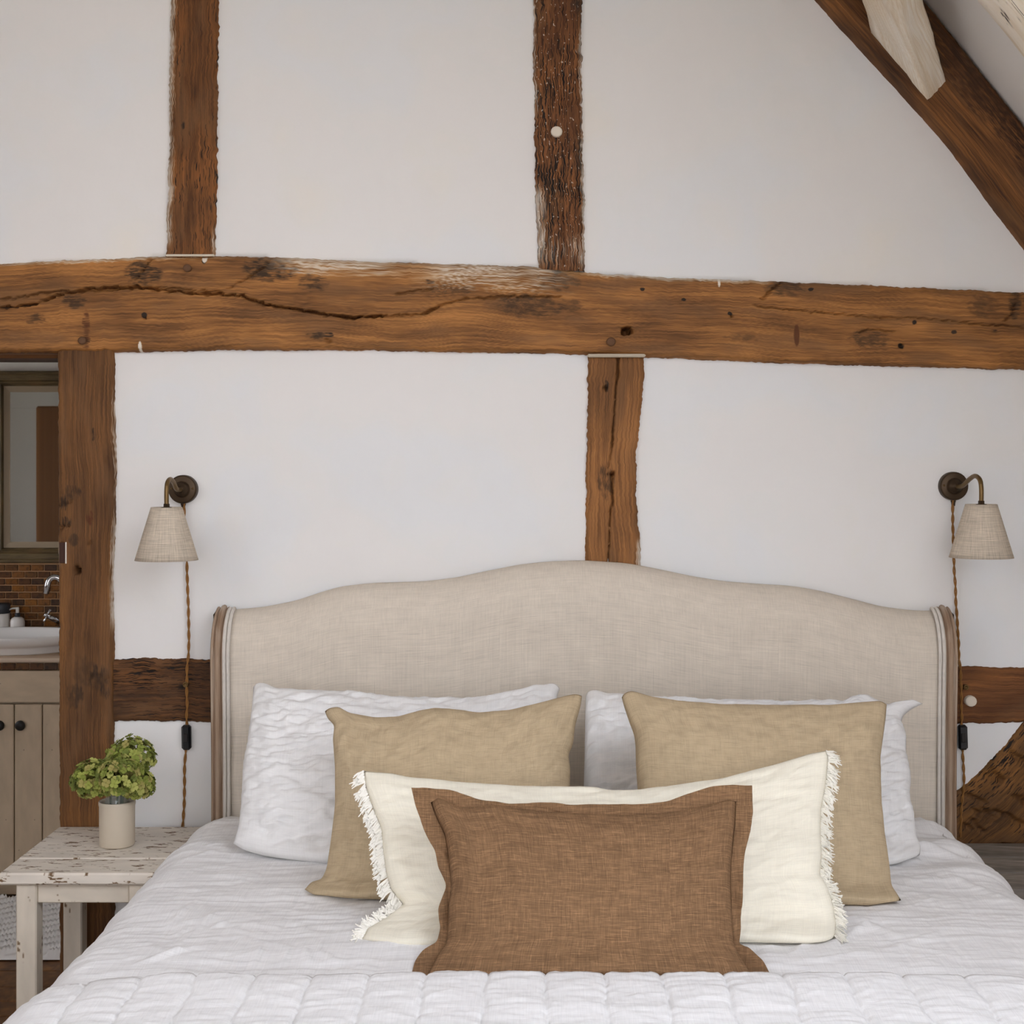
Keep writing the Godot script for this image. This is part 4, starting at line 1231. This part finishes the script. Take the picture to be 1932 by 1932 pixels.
func build_cushions() -> void:
	# white bed pillows
	var t := thing("pillow", "plump white bed pillow against the left half of the headboard", "pillow", W(760, 1625, 3.1), "white bed pillows")
	cushion("cover", t, M.white, {"top": [478, 1297, 482, 1290, 490, 1288, 503, 1290, 522, 1299, 577, 1305, 659, 1308, 715, 1315, 753, 1319, 827, 1322, 898, 1320, 939, 1311, 991, 1301, 1010, 1293, 1030, 1294, 1041, 1288, 1052, 1291, 1056, 1299],
		"right": [1056, 1299, 1049, 1320, 1052, 1360, 1056, 1450, 1058, 1540, 1066, 1634], "left": [478, 1297, 475, 1340, 468, 1400, 459, 1450, 455, 1520, 450, 1560, 440, 1592],
		"bottom": [440, 1592, 460, 1604, 500, 1614, 560, 1622, 620, 1628, 800, 1634, 1066, 1634], "pb": 1630, "db": 3.07, "pt": 1300, "dt": 3.33, "thick": 0.105, "wrinkle": 0.009, "crease": 0.8, "seed": 301, "nu": 120, "nv": 80, "smooth": 2, "pow": 0.42})
	t = thing("pillow", "plump white bed pillow against the right half of the headboard", "pillow", W(1420, 1625, 3.1), "white bed pillows")
	cushion("cover", t, M.white, {"top": [1105, 1315, 1108, 1304, 1118, 1301, 1130, 1303, 1143, 1309, 1173, 1312, 1280, 1322, 1453, 1330, 1594, 1328, 1620, 1317, 1638, 1314, 1648, 1322, 1676, 1335, 1699, 1325, 1728, 1321, 1741, 1328],
		"right": [1741, 1328, 1721, 1337, 1703, 1351, 1700, 1369, 1710, 1386, 1709, 1422, 1719, 1474, 1715, 1504, 1725, 1541, 1728, 1578, 1738, 1597, 1735, 1614], "left": [1105, 1315, 1104, 1360, 1103, 1430, 1101, 1500, 1100, 1570, 1098, 1634],
		"bottom": [1098, 1634, 1300, 1638, 1500, 1640, 1650, 1636, 1695, 1628, 1735, 1614], "pb": 1632, "db": 3.07, "pt": 1310, "dt": 3.33, "thick": 0.105, "wrinkle": 0.010, "crease": 0.9, "seed": 311, "nu": 120, "nv": 80, "smooth": 2, "pow": 0.42})
	# oatmeal linen cushions
	t = thing("cushion", "oatmeal linen cushion in front of the left white pillow", "cushion", W(840, 1692, 2.85), "oatmeal linen cushions")
	cushion("cover", t, M.tan, {"top": [613, 1342, 620, 1336, 638, 1333, 659, 1345, 710, 1354, 752, 1352, 788, 1342, 824, 1336, 860, 1339, 905, 1345, 965, 1339, 1025, 1324, 1070, 1312, 1088, 1309, 1098, 1313],
		"right": [1098, 1313, 1096, 1330, 1085, 1370, 1081, 1406, 1072, 1424, 1076, 1448, 1075, 1487, 1078, 1560, 1084, 1640, 1094, 1700], "left": [613, 1342, 618, 1356, 631, 1368, 628, 1394, 632, 1448, 632, 1520, 625, 1580, 616, 1640, 606, 1660, 588, 1663, 575, 1678],
		"bottom": [575, 1678, 590, 1688, 608, 1689, 650, 1694, 734, 1698, 900, 1702, 1094, 1700], "pb": 1695, "db": 2.82, "pt": 1335, "dt": 3.0, "thick": 0.10, "wrinkle": 0.005, "crease": 0.25, "seed": 321, "nu": 110, "nv": 80, "smooth": 2})
	t = thing("cushion", "oatmeal linen cushion in front of the right white pillow", "cushion", W(1440, 1700, 2.85), "oatmeal linen cushions")
	cushion("cover", t, M.tan, {"top": [1173, 1316, 1178, 1307, 1192, 1303, 1229, 1314, 1285, 1323, 1360, 1329, 1453, 1331, 1565, 1330, 1620, 1325, 1661, 1322, 1673, 1329],
		"right": [1673, 1329, 1671, 1355, 1661, 1429, 1663, 1522, 1669, 1578, 1678, 1634, 1682, 1671, 1694, 1688, 1700, 1699], "left": [1173, 1316, 1178, 1335, 1187, 1362, 1196, 1385, 1199, 1405, 1200, 1448, 1203, 1489, 1202, 1560, 1198, 1640, 1190, 1704],
		"bottom": [1190, 1704, 1300, 1708, 1450, 1710, 1596, 1707, 1640, 1708, 1680, 1702, 1700, 1699], "pb": 1705, "db": 2.80, "pt": 1325, "dt": 3.0, "thick": 0.10, "wrinkle": 0.004, "crease": 0.2, "seed": 331, "nu": 110, "nv": 80, "smooth": 2})
	# cream fringed bolster cushion
	var left := [685, 1454, 689, 1487, 704, 1529, 719, 1565, 722, 1604, 728, 1649, 737, 1679, 752, 1698, 762, 1708, 745, 1720, 728, 1733, 692, 1752, 683, 1772]
	var right := [1560, 1416, 1564, 1430, 1559, 1481, 1550, 1526, 1549, 1571, 1551, 1615, 1547, 1652, 1560, 1671, 1573, 1709, 1578, 1745, 1576, 1768]
	t = thing("cushion", "long cream cushion with fringed ends behind the brown cushion", "cushion", W(1130, 1780, 2.56))
	cushion("cover", t, M.cream, {"top": [685, 1454, 700, 1456, 740, 1459, 770, 1466, 815, 1470, 875, 1477, 1010, 1486, 1120, 1487, 1155, 1493, 1203, 1492, 1274, 1483, 1363, 1470, 1415, 1455, 1471, 1440, 1527, 1422, 1560, 1416],
		"right": right, "left": left, "bottom": [683, 1772, 722, 1779, 752, 1786, 800, 1786, 1000, 1784, 1250, 1782, 1400, 1778, 1527, 1780, 1560, 1776, 1576, 1768], "pb": 1780, "db": 2.56, "pt": 1455, "dt": 2.76, "thick": 0.075, "back": 0.5, "wrinkle": 0.0045, "crease": 0.25, "seed": 341, "nu": 130, "nv": 80, "smooth": 1, "pow": 0.4})
	fringe(t, left, -1.0, 1780, 2.56, 1455, 2.76, 27.0)
	fringe(t, right, 1.0, 1780, 2.56, 1455, 2.76, 25.0)
	# brown flanged cushion
	t = thing("cushion", "brown slubbed linen cushion with a wavy flange border", "cushion", W(1110, 1832, 2.42))
	var it := [813, 1514, 820, 1507, 829, 1505, 850, 1516, 869, 1525, 935, 1521, 995, 1532, 1070, 1538, 1184, 1541, 1248, 1537, 1292, 1530, 1341, 1518, 1378, 1508, 1389, 1512]
	var il := [813, 1514, 822, 1540, 839, 1574, 845, 1610, 850, 1655, 851, 1680, 845, 1715, 844, 1760, 841, 1785, 824, 1806, 804, 1846]
	var ir := [1389, 1512, 1387, 1552, 1379, 1634, 1379, 1690, 1382, 1746, 1384, 1783, 1394, 1803, 1424, 1848]
	var ib := [804, 1846, 900, 1850, 1100, 1852, 1300, 1850, 1424, 1848]
	cushion("cover", t, M.brown, {"top": it, "left": il, "right": ir, "bottom": ib, "pb": 1838, "db": 2.39, "pt": 1520, "dt": 2.56, "thick": 0.085, "back": 0.35, "wrinkle": 0.0035, "crease": 0.2, "seed": 351, "nu": 120, "nv": 80, "smooth": 2, "pow": 0.38})
	var ot := [776, 1486, 800, 1486, 850, 1489, 880, 1500, 905, 1511, 960, 1518, 1020, 1511, 1050, 1512, 1080, 1519, 1140, 1521, 1200, 1516, 1260, 1510, 1310, 1495, 1350, 1483, 1380, 1481, 1419, 1482]
	var ol := [776, 1486, 785, 1525, 800, 1568, 822, 1602, 827, 1640, 842, 1675, 827, 1710, 831, 1750, 824, 1780, 796, 1794, 783, 1812, 772, 1856]
	var orr := [1419, 1482, 1421, 1530, 1408, 1600, 1400, 1680, 1398, 1720, 1400, 1758, 1394, 1782, 1412, 1785, 1440, 1812, 1462, 1856]
	var ob := [772, 1856, 900, 1866, 1100, 1868, 1300, 1866, 1462, 1856]
	var fl := sub("flange", t)
	for q in [[it, ot, 0], [il, ol, 1], [ir, orr, 2], [ib, ob, 3]]:
		flange_strip(fl, q[0], q[1], q[2])

func flange_strip(parent: Node, inner: Array, outer: Array, which: int) -> void:
	var n := 90
	var I := resample(V(inner), n, 2)
	var O := resample(V(outer), n, 2)
	var nk := noise(360 + which, 1.0, 2)
	var v := PackedVector3Array()
	var uv := PackedVector2Array()
	var idx := PackedInt32Array()
	var m := 6
	for side in 2:
		for j in m + 1:
			var t := float(j) / m
			for i in n + 1:
				var p := I[i].lerp(O[i], t)
				var q := W(p.x, p.y, depth_at(p.y, 1838, 2.39, 1520, 2.56))
				var wv := 0.012 * sin(i * 0.22 + which * 2.0) * t * sin(PI * i / n) + 0.003 * nk.get_noise_2d(i * 0.2, t * 3.0)
				q.z += wv + (0.0018 if side == 0 else -0.0018) * (1.0 if t < 0.99 else 0.2)
				v.append(q)
				uv.append(Vector2(p.x / 640.0, p.y / 380.0))
		grid_idx(n, m, idx, side * (m + 1) * (n + 1))
	# keep the back layer wound the other way
	var half := idx.size() / 2
	for k in range(half, idx.size(), 3):
		var z := idx[k]
		idx[k] = idx[k + 1]
		idx[k + 1] = z
	var s := 0.0
	for k in range(0, half, 3):
		s += (v[idx[k + 2]] - v[idx[k]]).cross(v[idx[k + 1]] - v[idx[k]]).z
	if s < 0.0:
		for k in range(0, idx.size(), 3):
			var z := idx[k]
			idx[k] = idx[k + 1]
			idx[k + 1] = z
	var st := SurfaceTool.new()
	st.begin(Mesh.PRIMITIVE_TRIANGLES)
	for k in v.size():
		st.set_uv(uv[k])
		st.add_vertex(v[k])
	for k in idx:
		st.add_index(k)
	st.generate_normals()
	part("flange_side", st.commit(), M.brown, parent)

func fringe(parent: Node, edge: Array, sg: float, pb: float, db: float, pt: float, dt: float, length: float) -> void:
	var n := 250
	var E := resample(V(edge), n, 6)
	rng.seed = 77 + int(sg)
	var st := SurfaceTool.new()
	st.begin(Mesh.PRIMITIVE_TRIANGLES)
	st.set_smooth_group(-1)
	for i in n:
		for lay in 2:
			if rng.randf() < 0.25:
				continue
			var p := E[i]
			var tg := (E[mini(i + 2, n)] - E[maxi(i - 2, 0)]).normalized()
			var out := Vector2(-tg.y, tg.x)
			if out.x * sg < 0.0 and absf(out.x) > 0.2:
				out = -out
			elif absf(out.x) <= 0.2 and out.y > 0.0:
				out = -out
			var lean := 0.45 * sin(i * 0.4) + rng.randf_range(-0.2, 0.7)
			var dir := (out + tg * lean + Vector2(0, 0.25)).normalized()
			var ln := length * rng.randf_range(0.75, 1.05)
			var a := W(p.x - dir.x * 2.0, p.y - dir.y * 2.0, depth_at(p.y, pb, db, pt, dt)) + Vector3(0, 0, rng.randf_range(-0.003, 0.006))
			var mid2 := p + dir * ln * 0.55
			var end2 := p + dir * ln + Vector2(-dir.x * 2.0 + rng.randf_range(-2.0, 2.0), rng.randf_range(1, 7))
			var b := W(mid2.x, mid2.y, depth_at(mid2.y, pb, db, pt, dt)) + Vector3(0, 0, rng.randf_range(-0.002, 0.010))
			var c := W(end2.x, end2.y, depth_at(end2.y, pb, db, pt, dt)) + Vector3(0, 0, rng.randf_range(-0.006, 0.008))
			var pts := [a, b, c]
			var r := [0.0012, 0.0017, 0.0009]
			for k in 2:
				var t3: Vector3 = (pts[k + 1] - pts[k]).normalized()
				var s1 := t3.cross(Vector3(0, 0, 1)).normalized()
				var s2 := t3.cross(s1).normalized()
				for w in 3:
					var a0 := TAU * w / 3.0
					var a1 := TAU * (w + 1) / 3.0
					var o0 := s1 * cos(a0) + s2 * sin(a0)
					var o1 := s1 * cos(a1) + s2 * sin(a1)
					var q := [pts[k] + o0 * r[k], pts[k] + o1 * r[k], pts[k + 1] + o1 * r[k + 1], pts[k + 1] + o0 * r[k + 1]]
					for id in [0, 2, 1, 0, 3, 2]:
						st.add_vertex(q[id])
	st.generate_normals()
	var o := part("fringe", st.commit(), M.fringe, parent, "white cotton fringe")
	o.set_meta("kind", "stuff")

# ------------------------------------------------------------------ wall lamps
func lamp(label: String, px: float, py: float, reach: float, turn: float, flex: Array, sw: Array, clip: Vector2, sd: int) -> void:
	var c := W(px, py, D)
	var t := thing("wall_lamp", label, "lamp", c, "reading lamps on the gable wall")
	var Z := Vector3(0, 0, 1)
	var dir := Vector3(sin(turn), 0, cos(turn))
	part("backplate", lathe([Vector2(0.0345, -0.004), Vector2(0.0345, 0.014), Vector2(0.033, 0.018), Vector2(0.030, 0.0195), Vector2(0.021, 0.0185), Vector2(0.018, 0.020), Vector2(0.0165, 0.026), Vector2(0.0135, 0.030), Vector2(0.011, 0.031), Vector2(0.0095, 0.036), Vector2(0.0, 0.037)], c, Z, 40), M.dark_brass, t, "round aged brass wall plate")
	for sx in [-1.0, 1.0]:
		part("screw", lathe([Vector2(0, 0.0215), Vector2(0.002, 0.021), Vector2(0.0026, 0.019)], c + Vector3(sx * 0.0255, 0.002, 0), Z, 10), M.brass, t)
	var cv := Curve3D.new()
	var ctrl := [[0.02, 0.0], [0.05, -0.0005], [0.075, 0.003], [reach * 0.62, 0.019], [reach * 0.80, 0.026], [reach * 0.95, 0.018], [reach, -0.002], [reach, -0.036]]
	for k in ctrl.size():
		var p: Vector3 = c + dir * ctrl[k][0] + Vector3(0, ctrl[k][1], 0)
		var pv: Vector3 = c + dir * ctrl[maxi(k - 1, 0)][0] + Vector3(0, ctrl[maxi(k - 1, 0)][1], 0)
		var nx: Vector3 = c + dir * ctrl[mini(k + 1, ctrl.size() - 1)][0] + Vector3(0, ctrl[mini(k + 1, ctrl.size() - 1)][1], 0)
		var tg: Vector3 = (nx - pv) / 6.0
		cv.add_point(p, -tg, tg)
	cv.bake_interval = 0.004
	var pts := []
	for p in cv.get_baked_points():
		pts.append(p)
	part("arm", tube(pts, 0.0054, 12), M.brass, t, "brass swan neck arm")
	var e := c + dir * reach + Vector3(0, -0.034, 0)
	part("lamp_holder", lathe([Vector2(0, 0.004), Vector2(0.0068, 0.004), Vector2(0.0072, -0.003), Vector2(0.0125, -0.004), Vector2(0.0125, -0.035), Vector2(0.0, -0.036)], e, Vector3.UP, 18), M.dark_brass, t)
	# shade: thin linen cone, open at both ends, on a wire spider
	var ty := -0.004
	var sh := [Vector2(0.0355, ty), Vector2(0.072, ty - 0.122), Vector2(0.0705, ty - 0.122), Vector2(0.034, ty), Vector2(0.0355, ty)]
	var prof := []
	for k in 9:
		prof.append(sh[0].lerp(sh[1], k / 8.0))
	for k in 9:
		prof.append(sh[2].lerp(sh[3], k / 8.0))
	prof.append(sh[0])
	part("shade", lathe(prof, e, Vector3.UP, 48), M.shade, t, "tapered natural linen lamp shade")
	for k in 3:
		var a := TAU * k / 3.0 + 0.4
		part("spider_wire", tube([e + Vector3(0, -0.008, 0), e + Vector3(cos(a) * 0.0355, -0.008, sin(a) * 0.0355)], 0.0012, 6), M.dark_brass, t)
	var bulb := lathe([Vector2(0, -0.036), Vector2(0.010, -0.038), Vector2(0.013, -0.048), Vector2(0.021, -0.066), Vector2(0.022, -0.078), Vector2(0.016, -0.094), Vector2(0, -0.10)], e, Vector3.UP, 20)
	part("bulb", bulb, mat(rgb8(236, 234, 228), 0.3), t)
	# cord grip and twisted flex
	var g := c + Vector3(0, -0.036, 0.007)
	part("cord_grip", lathe([Vector2(0, 0.004), Vector2(0.0062, 0.004), Vector2(0.0062, -0.002), Vector2(0.0052, -0.003), Vector2(0.0042, -0.012), Vector2(0, -0.0125)], g, Vector3.UP, 14), M.dark_brass, t)
	var fp := V(flex)
	var n := 420
	var P := resample(fp, n, 30)
	var n2 := noise(sd, 1.0, 2)
	var fx := sub("flex", t, "twisted amber fabric flex")
	var ph0 := 0.0
	var strands := [[], []]
	for i in n + 1:
		var q := W(P[i].x, P[i].y, D - 0.011)
		if P[i].y > 1235.0:
			q.z += 0.010 * smoothstep(1235.0, 1262.0, P[i].y) * (1.0 - smoothstep(1345.0, 1372.0, P[i].y))
		q.x += 0.0012 * n2.get_noise_1d(i * 0.03)
		for s in 2:
			var a := ph0 + PI * s
			strands[s].append(q + Vector3(cos(a), 0, sin(a)) * 0.0019)
		ph0 += 0.245
	for s in 2:
		part("strand", tube(strands[s], 0.0019, 6), M.flex, fx)
	# inline switch
	var sc := W(sw[0], sw[1], D - 0.014)
	var swn := put("inline_switch", box(Vector3.ZERO, Vector3(0.0225, 0.06, 0.018), 0.005), M.black, sc, t, Basis(Vector3(0, 0, 1), sw[2]))
	var rk := part("rocker", box(Vector3(0, 0.0, 0.0095), Vector3(0.011, 0.022, 0.004), 0.0015), M.iron, swn)
	rk.position = Vector3.ZERO
	# brass clip holding the flex on the rail
	var cc := W(clip.x, clip.y, D - 0.008)
	part("cord_clip", lathe([Vector2(0.0, 0.016), Vector2(0.0035, 0.016), Vector2(0.004, 0.019), Vector2(0.006, 0.019), Vector2(0.0066, 0.016), Vector2(0.0066, 0.006), Vector2(0.005, 0.0), Vector2(0.005, -0.006)], cc, Z, 16), M.brass, t)

func build_lamps() -> void:
	lamp("brass swan neck lamp with linen shade beside the door post", 347, 923, 0.168, 0.0, [347, 945, 348, 965, 349, 985, 352, 1050, 354, 1110, 356, 1180, 356, 1235, 354, 1285, 355, 1330, 352, 1392, 349, 1440, 348, 1480, 347, 1520, 345, 1556, 344, 1640], [352, 1391, 0.02], Vector2(353, 1290), 1)
	lamp("brass swan neck lamp with linen shade right of the headboard", 1797, 917, 0.195, 0.06, [1797, 938, 1797, 960, 1798, 1000, 1799, 1050, 1803, 1120, 1808, 1200, 1809, 1250, 1811, 1300, 1814, 1392, 1817, 1430, 1819, 1460, 1818, 1490, 1814, 1530, 1812, 1580], [1816, 1391, 0.03], Vector2(1819, 1295), 2)

# ------------------------------------------------------------------ bedside tables and flowers
func build_tables() -> void:
	var ty := 0.606
	var x0 := -1.150
	var x1 := -0.797
	var zb := -3.575
	var zf := -3.172
	var t := thing("bedside_table", "small chipped white painted table left of the bed", "table", Vector3((x0 + x1) * 0.5, 0, (zb + zf) * 0.5))
	var seam := -3.29
	var top := sub("tabletop", t)
	part("plank", box(Vector3((x0 + x1) * 0.5, ty - 0.013, (zb + seam) * 0.5), Vector3(x1 - x0, 0.026, seam - zb - 0.0015), 0.004), M.paint_top, top)
	part("plank", box(Vector3((x0 + x1) * 0.5, ty - 0.0135, (seam + zf) * 0.5), Vector3(x1 - x0, 0.026, zf - seam - 0.0015), 0.004), M.paint_top, top)
	var lw := 0.044
	var lx := [x0 + 0.034 + lw * 0.5, x1 - 0.034 - lw * 0.5]
	var lz := [zf - 0.012 - lw * 0.5, zb + 0.03 + lw * 0.5]
	for a in lx:
		for b in lz:
			part("leg", box(Vector3(a, (ty - 0.027) * 0.5, b), Vector3(lw, ty - 0.027, lw), 0.003), M.paint_leg, t)
	for b in [lz[0] + 0.006, lz[1] - 0.006]:
		part("apron", box(Vector3((lx[0] + lx[1]) * 0.5, ty - 0.027 - 0.021, b), Vector3(lx[1] - lx[0] - lw, 0.042, 0.018), 0.002), M.paint_leg, t)
	for a in [lx[0] - 0.006, lx[1] + 0.006]:
		part("apron", box(Vector3(a, ty - 0.027 - 0.021, (lz[0] + lz[1]) * 0.5), Vector3(0.018, 0.042, lz[0] - lz[1] - lw), 0.002), M.paint_leg, t)

	# grey weathered table on the other side
	var g := wood(512, 128, 0.5, 0.14, 900, rgb8(84, 76, 68), rgb8(172, 162, 150), {"grey": rgb8(150, 144, 138), "pit": 0.10, "repeat": true, "relief": 0.2})
	var gy := 0.568
	var t2 := thing("bedside_table", "weathered grey wooden table right of the bed", "table", Vector3(1.2, 0, -3.38))
	var tp := sub("tabletop", t2)
	for k in 3:
		part("plank", box(Vector3(1.205, gy - 0.014, -3.505 + k * 0.128), Vector3(0.40, 0.028, 0.126), 0.003), g, tp)
	for a in [1.05, 1.36]:
		for b in [-3.53, -3.23]:
			part("leg", box(Vector3(a, (gy - 0.028) * 0.5, b), Vector3(0.045, gy - 0.028, 0.045), 0.003), g, t2)
	for b in [-3.53, -3.23]:
		part("apron", box(Vector3(1.205, gy - 0.06, b), Vector3(0.265, 0.06, 0.02), 0.002), g, t2)

	# stoneware crock, glass jar, dried hydrangeas
	var cp := Vector3(W(221, 1597, 3.4).x, ty, -3.4)
	var cr := thing("crock", "cream stoneware crock on the chipped white table", "vase", cp)
	part("pot", lathe([Vector2(0, 0.001), Vector2(0.037, 0.001), Vector2(0.0395, 0.004), Vector2(0.040, 0.09), Vector2(0.0412, 0.095), Vector2(0.0412, 0.101), Vector2(0.0400, 0.103), Vector2(0.0375, 0.1025), Vector2(0.0360, 0.099), Vector2(0.036, 0.006), Vector2(0, 0.006)], cp, Vector3.UP, 48), M.crock, cr)
	var jar := thing("glass_jar", "clear glass jar standing inside the stoneware crock", "jar", cp + Vector3(0, 0.0065, 0))
	var glass := mat(Color(0.80, 0.86, 0.84, 0.16), 0.03)
	glass.transparency = BaseMaterial3D.TRANSPARENCY_ALPHA
	part("glass", lathe([Vector2(0, 0.0), Vector2(0.030, 0.0), Vector2(0.031, 0.004), Vector2(0.031, 0.085), Vector2(0.026, 0.098), Vector2(0.025, 0.112), Vector2(0.0265, 0.114), Vector2(0.0265, 0.118)], jar.position, Vector3.UP, 30), glass, jar)
	# florets: four cupped petals, one mesh per size
	var fm := []
	for v in 3:
		var st := SurfaceTool.new()
		st.begin(Mesh.PRIMITIVE_TRIANGLES)
		var R := [0.0088, 0.0102, 0.0078][v] as float
		var base := 0
		for k in 4:
			var a := TAU * k / 4.0 + 0.2 * v
			var e1 := Vector3(cos(a), 0, sin(a))
			var e2 := Vector3(-sin(a), 0, cos(a))
			var prof := [[0.0, 0.0, 0.0], [0.35, 0.40, 0.10], [0.75, 0.52, 0.22], [1.0, 0.26, 0.24]]
			for j in 4:
				for i in 3:
					var s := (i - 1) * 1.0
					var p: Vector3 = e1 * prof[j][0] * R + e2 * s * prof[j][1] * R + Vector3.UP * (prof[j][2] + absf(s) * 0.10 + 0.06 * k) * R
					st.set_uv(Vector2(i * 0.5, j / 3.0))
					st.add_vertex(p)
			for j in 3:
				for i in 2:
					var q := base + j * 3 + i
					for id in [q, q + 1, q + 3, q + 1, q + 4, q + 3]:
						st.add_index(id)
			base += 12
		st.generate_normals()
		fm.append(st.commit())
	var fmat := []
	for c in [[152, 158, 72], [128, 138, 54], [170, 170, 90], [106, 116, 46], [158, 148, 82]]:
		var m := mat(rgb8(c[0], c[1], c[2]), 0.8)
		m.backlight_enabled = true
		m.backlight = Color(0.18, 0.2, 0.08)
		fmat.append(m)
	var stem_m := mat(rgb8(58, 62, 34), 0.8)
	var blooms := [
		["dried green hydrangea head leaning right, highest of the bunch", 247, 1431, 3.40, 43.0],
		["dried green hydrangea head drooping left over the crock", 177, 1472, 3.37, 41.0],
		["small dried green hydrangea head low on the right side", 259, 1481, 3.37, 31.0],
		["dried green hydrangea head in the middle front of the bunch", 226, 1467, 3.345, 46.0]]
	for q in blooms:
		var c := W(q[1], q[2], q[3])
		var foot := cp + Vector3((c.x - cp.x) * 0.22, 0.02, (c.z - cp.z) * 0.25)
		var b := thing("hydrangea", q[0], "flower", foot, "dried hydrangeas in the crock")
		var rimp := cp + Vector3((c.x - cp.x) * 0.28, 0.118, (c.z - cp.z) * 0.3)
		part("stem", tube([foot, rimp, rimp.lerp(c, 0.5) + Vector3(0, 0.012, 0), c], 0.0026, 7), stem_m, b)
		rng.seed = int(q[1])
		var rad: float = q[4] * q[3] / F
		var n := 230
		for k in n:
			var yy := 1.0 - 2.0 * (k + 0.5) / n
			var an := k * 2.39996
			var dr := Vector3(sqrt(1.0 - yy * yy) * cos(an), yy, sqrt(1.0 - yy * yy) * sin(an))
			dr = (dr + Vector3(rng.randf_range(-0.2, 0.2), rng.randf_range(-0.2, 0.2), rng.randf_range(-0.2, 0.2))).normalized()
			if dr.y < -0.82:
				continue
			var rr := rad * rng.randf_range(0.76, 1.02) * (1.0 if dr.y > -0.3 else 0.88)
			var pos := c + Vector3(dr.x * rr, dr.y * rr * 0.92, dr.z * rr)
			var tiltd := (dr + Vector3(rng.randf_range(-0.4, 0.4), rng.randf_range(-0.3, 0.5), rng.randf_range(-0.4, 0.4))).normalized()
			var ref := Vector3(0.3, 0.1, 0.9)
			var ex := (ref - tiltd * ref.dot(tiltd)).normalized()
			var bs := Basis(ex, tiltd, ex.cross(tiltd)).rotated(tiltd, rng.randf() * TAU)
			put("floret", fm[rng.randi() % 3], fmat[rng.randi() % 5], pos, b, bs)

# ------------------------------------------------------------------ scene
func _ready() -> void:
	var cam := Camera3D.new()
	cam.name = "camera"
	add_child(cam)
	cam.position = Vector3(0, H, 0)
	var near := 0.05
	cam.set_frustum(near * 1932.0 / F, Vector2((966.0 - CX) / F * near, -(966.0 - CY) / F * near), near, 60.0)
	cam.current = true
	var env := Environment.new()
	env.background_mode = Environment.BG_SKY
	var sky := Sky.new()
	var sm := ProceduralSkyMaterial.new()
	sm.sky_top_color = rgb8(220, 228, 242)
	sm.sky_horizon_color = rgb8(240, 240, 244)
	sm.sky_curve = 0.3
	sm.ground_horizon_color = rgb8(232, 229, 227)
	sm.ground_bottom_color = rgb8(172, 172, 170)
	sm.ground_curve = 0.2
	sm.energy_multiplier = 1.0
	sky.sky_material = sm
	env.sky = sky
	env.background_energy_multiplier = 4.0
	env.tonemap_mode = Environment.TONE_MAPPER_LINEAR
	env.tonemap_exposure = 1.74
	env.sdfgi_enabled = true
	env.ssao_enabled = true
	env.ssil_enabled = true
	var we := WorldEnvironment.new()
	we.name = "environment"
	we.environment = env
	add_child(we)

	M.tile_noise = noise_tex(88, 0.05, 128, [Color(0.55, 0.55, 0.55), Color(1, 1, 1), Color(0.75, 0.75, 0.75)])
	make_materials()
	build_gable()
	build_roof()
	build_shell()
	build_bathroom()
	build_bed()
	build_bedding()
	build_cushions()
	build_lamps()
	build_tables()
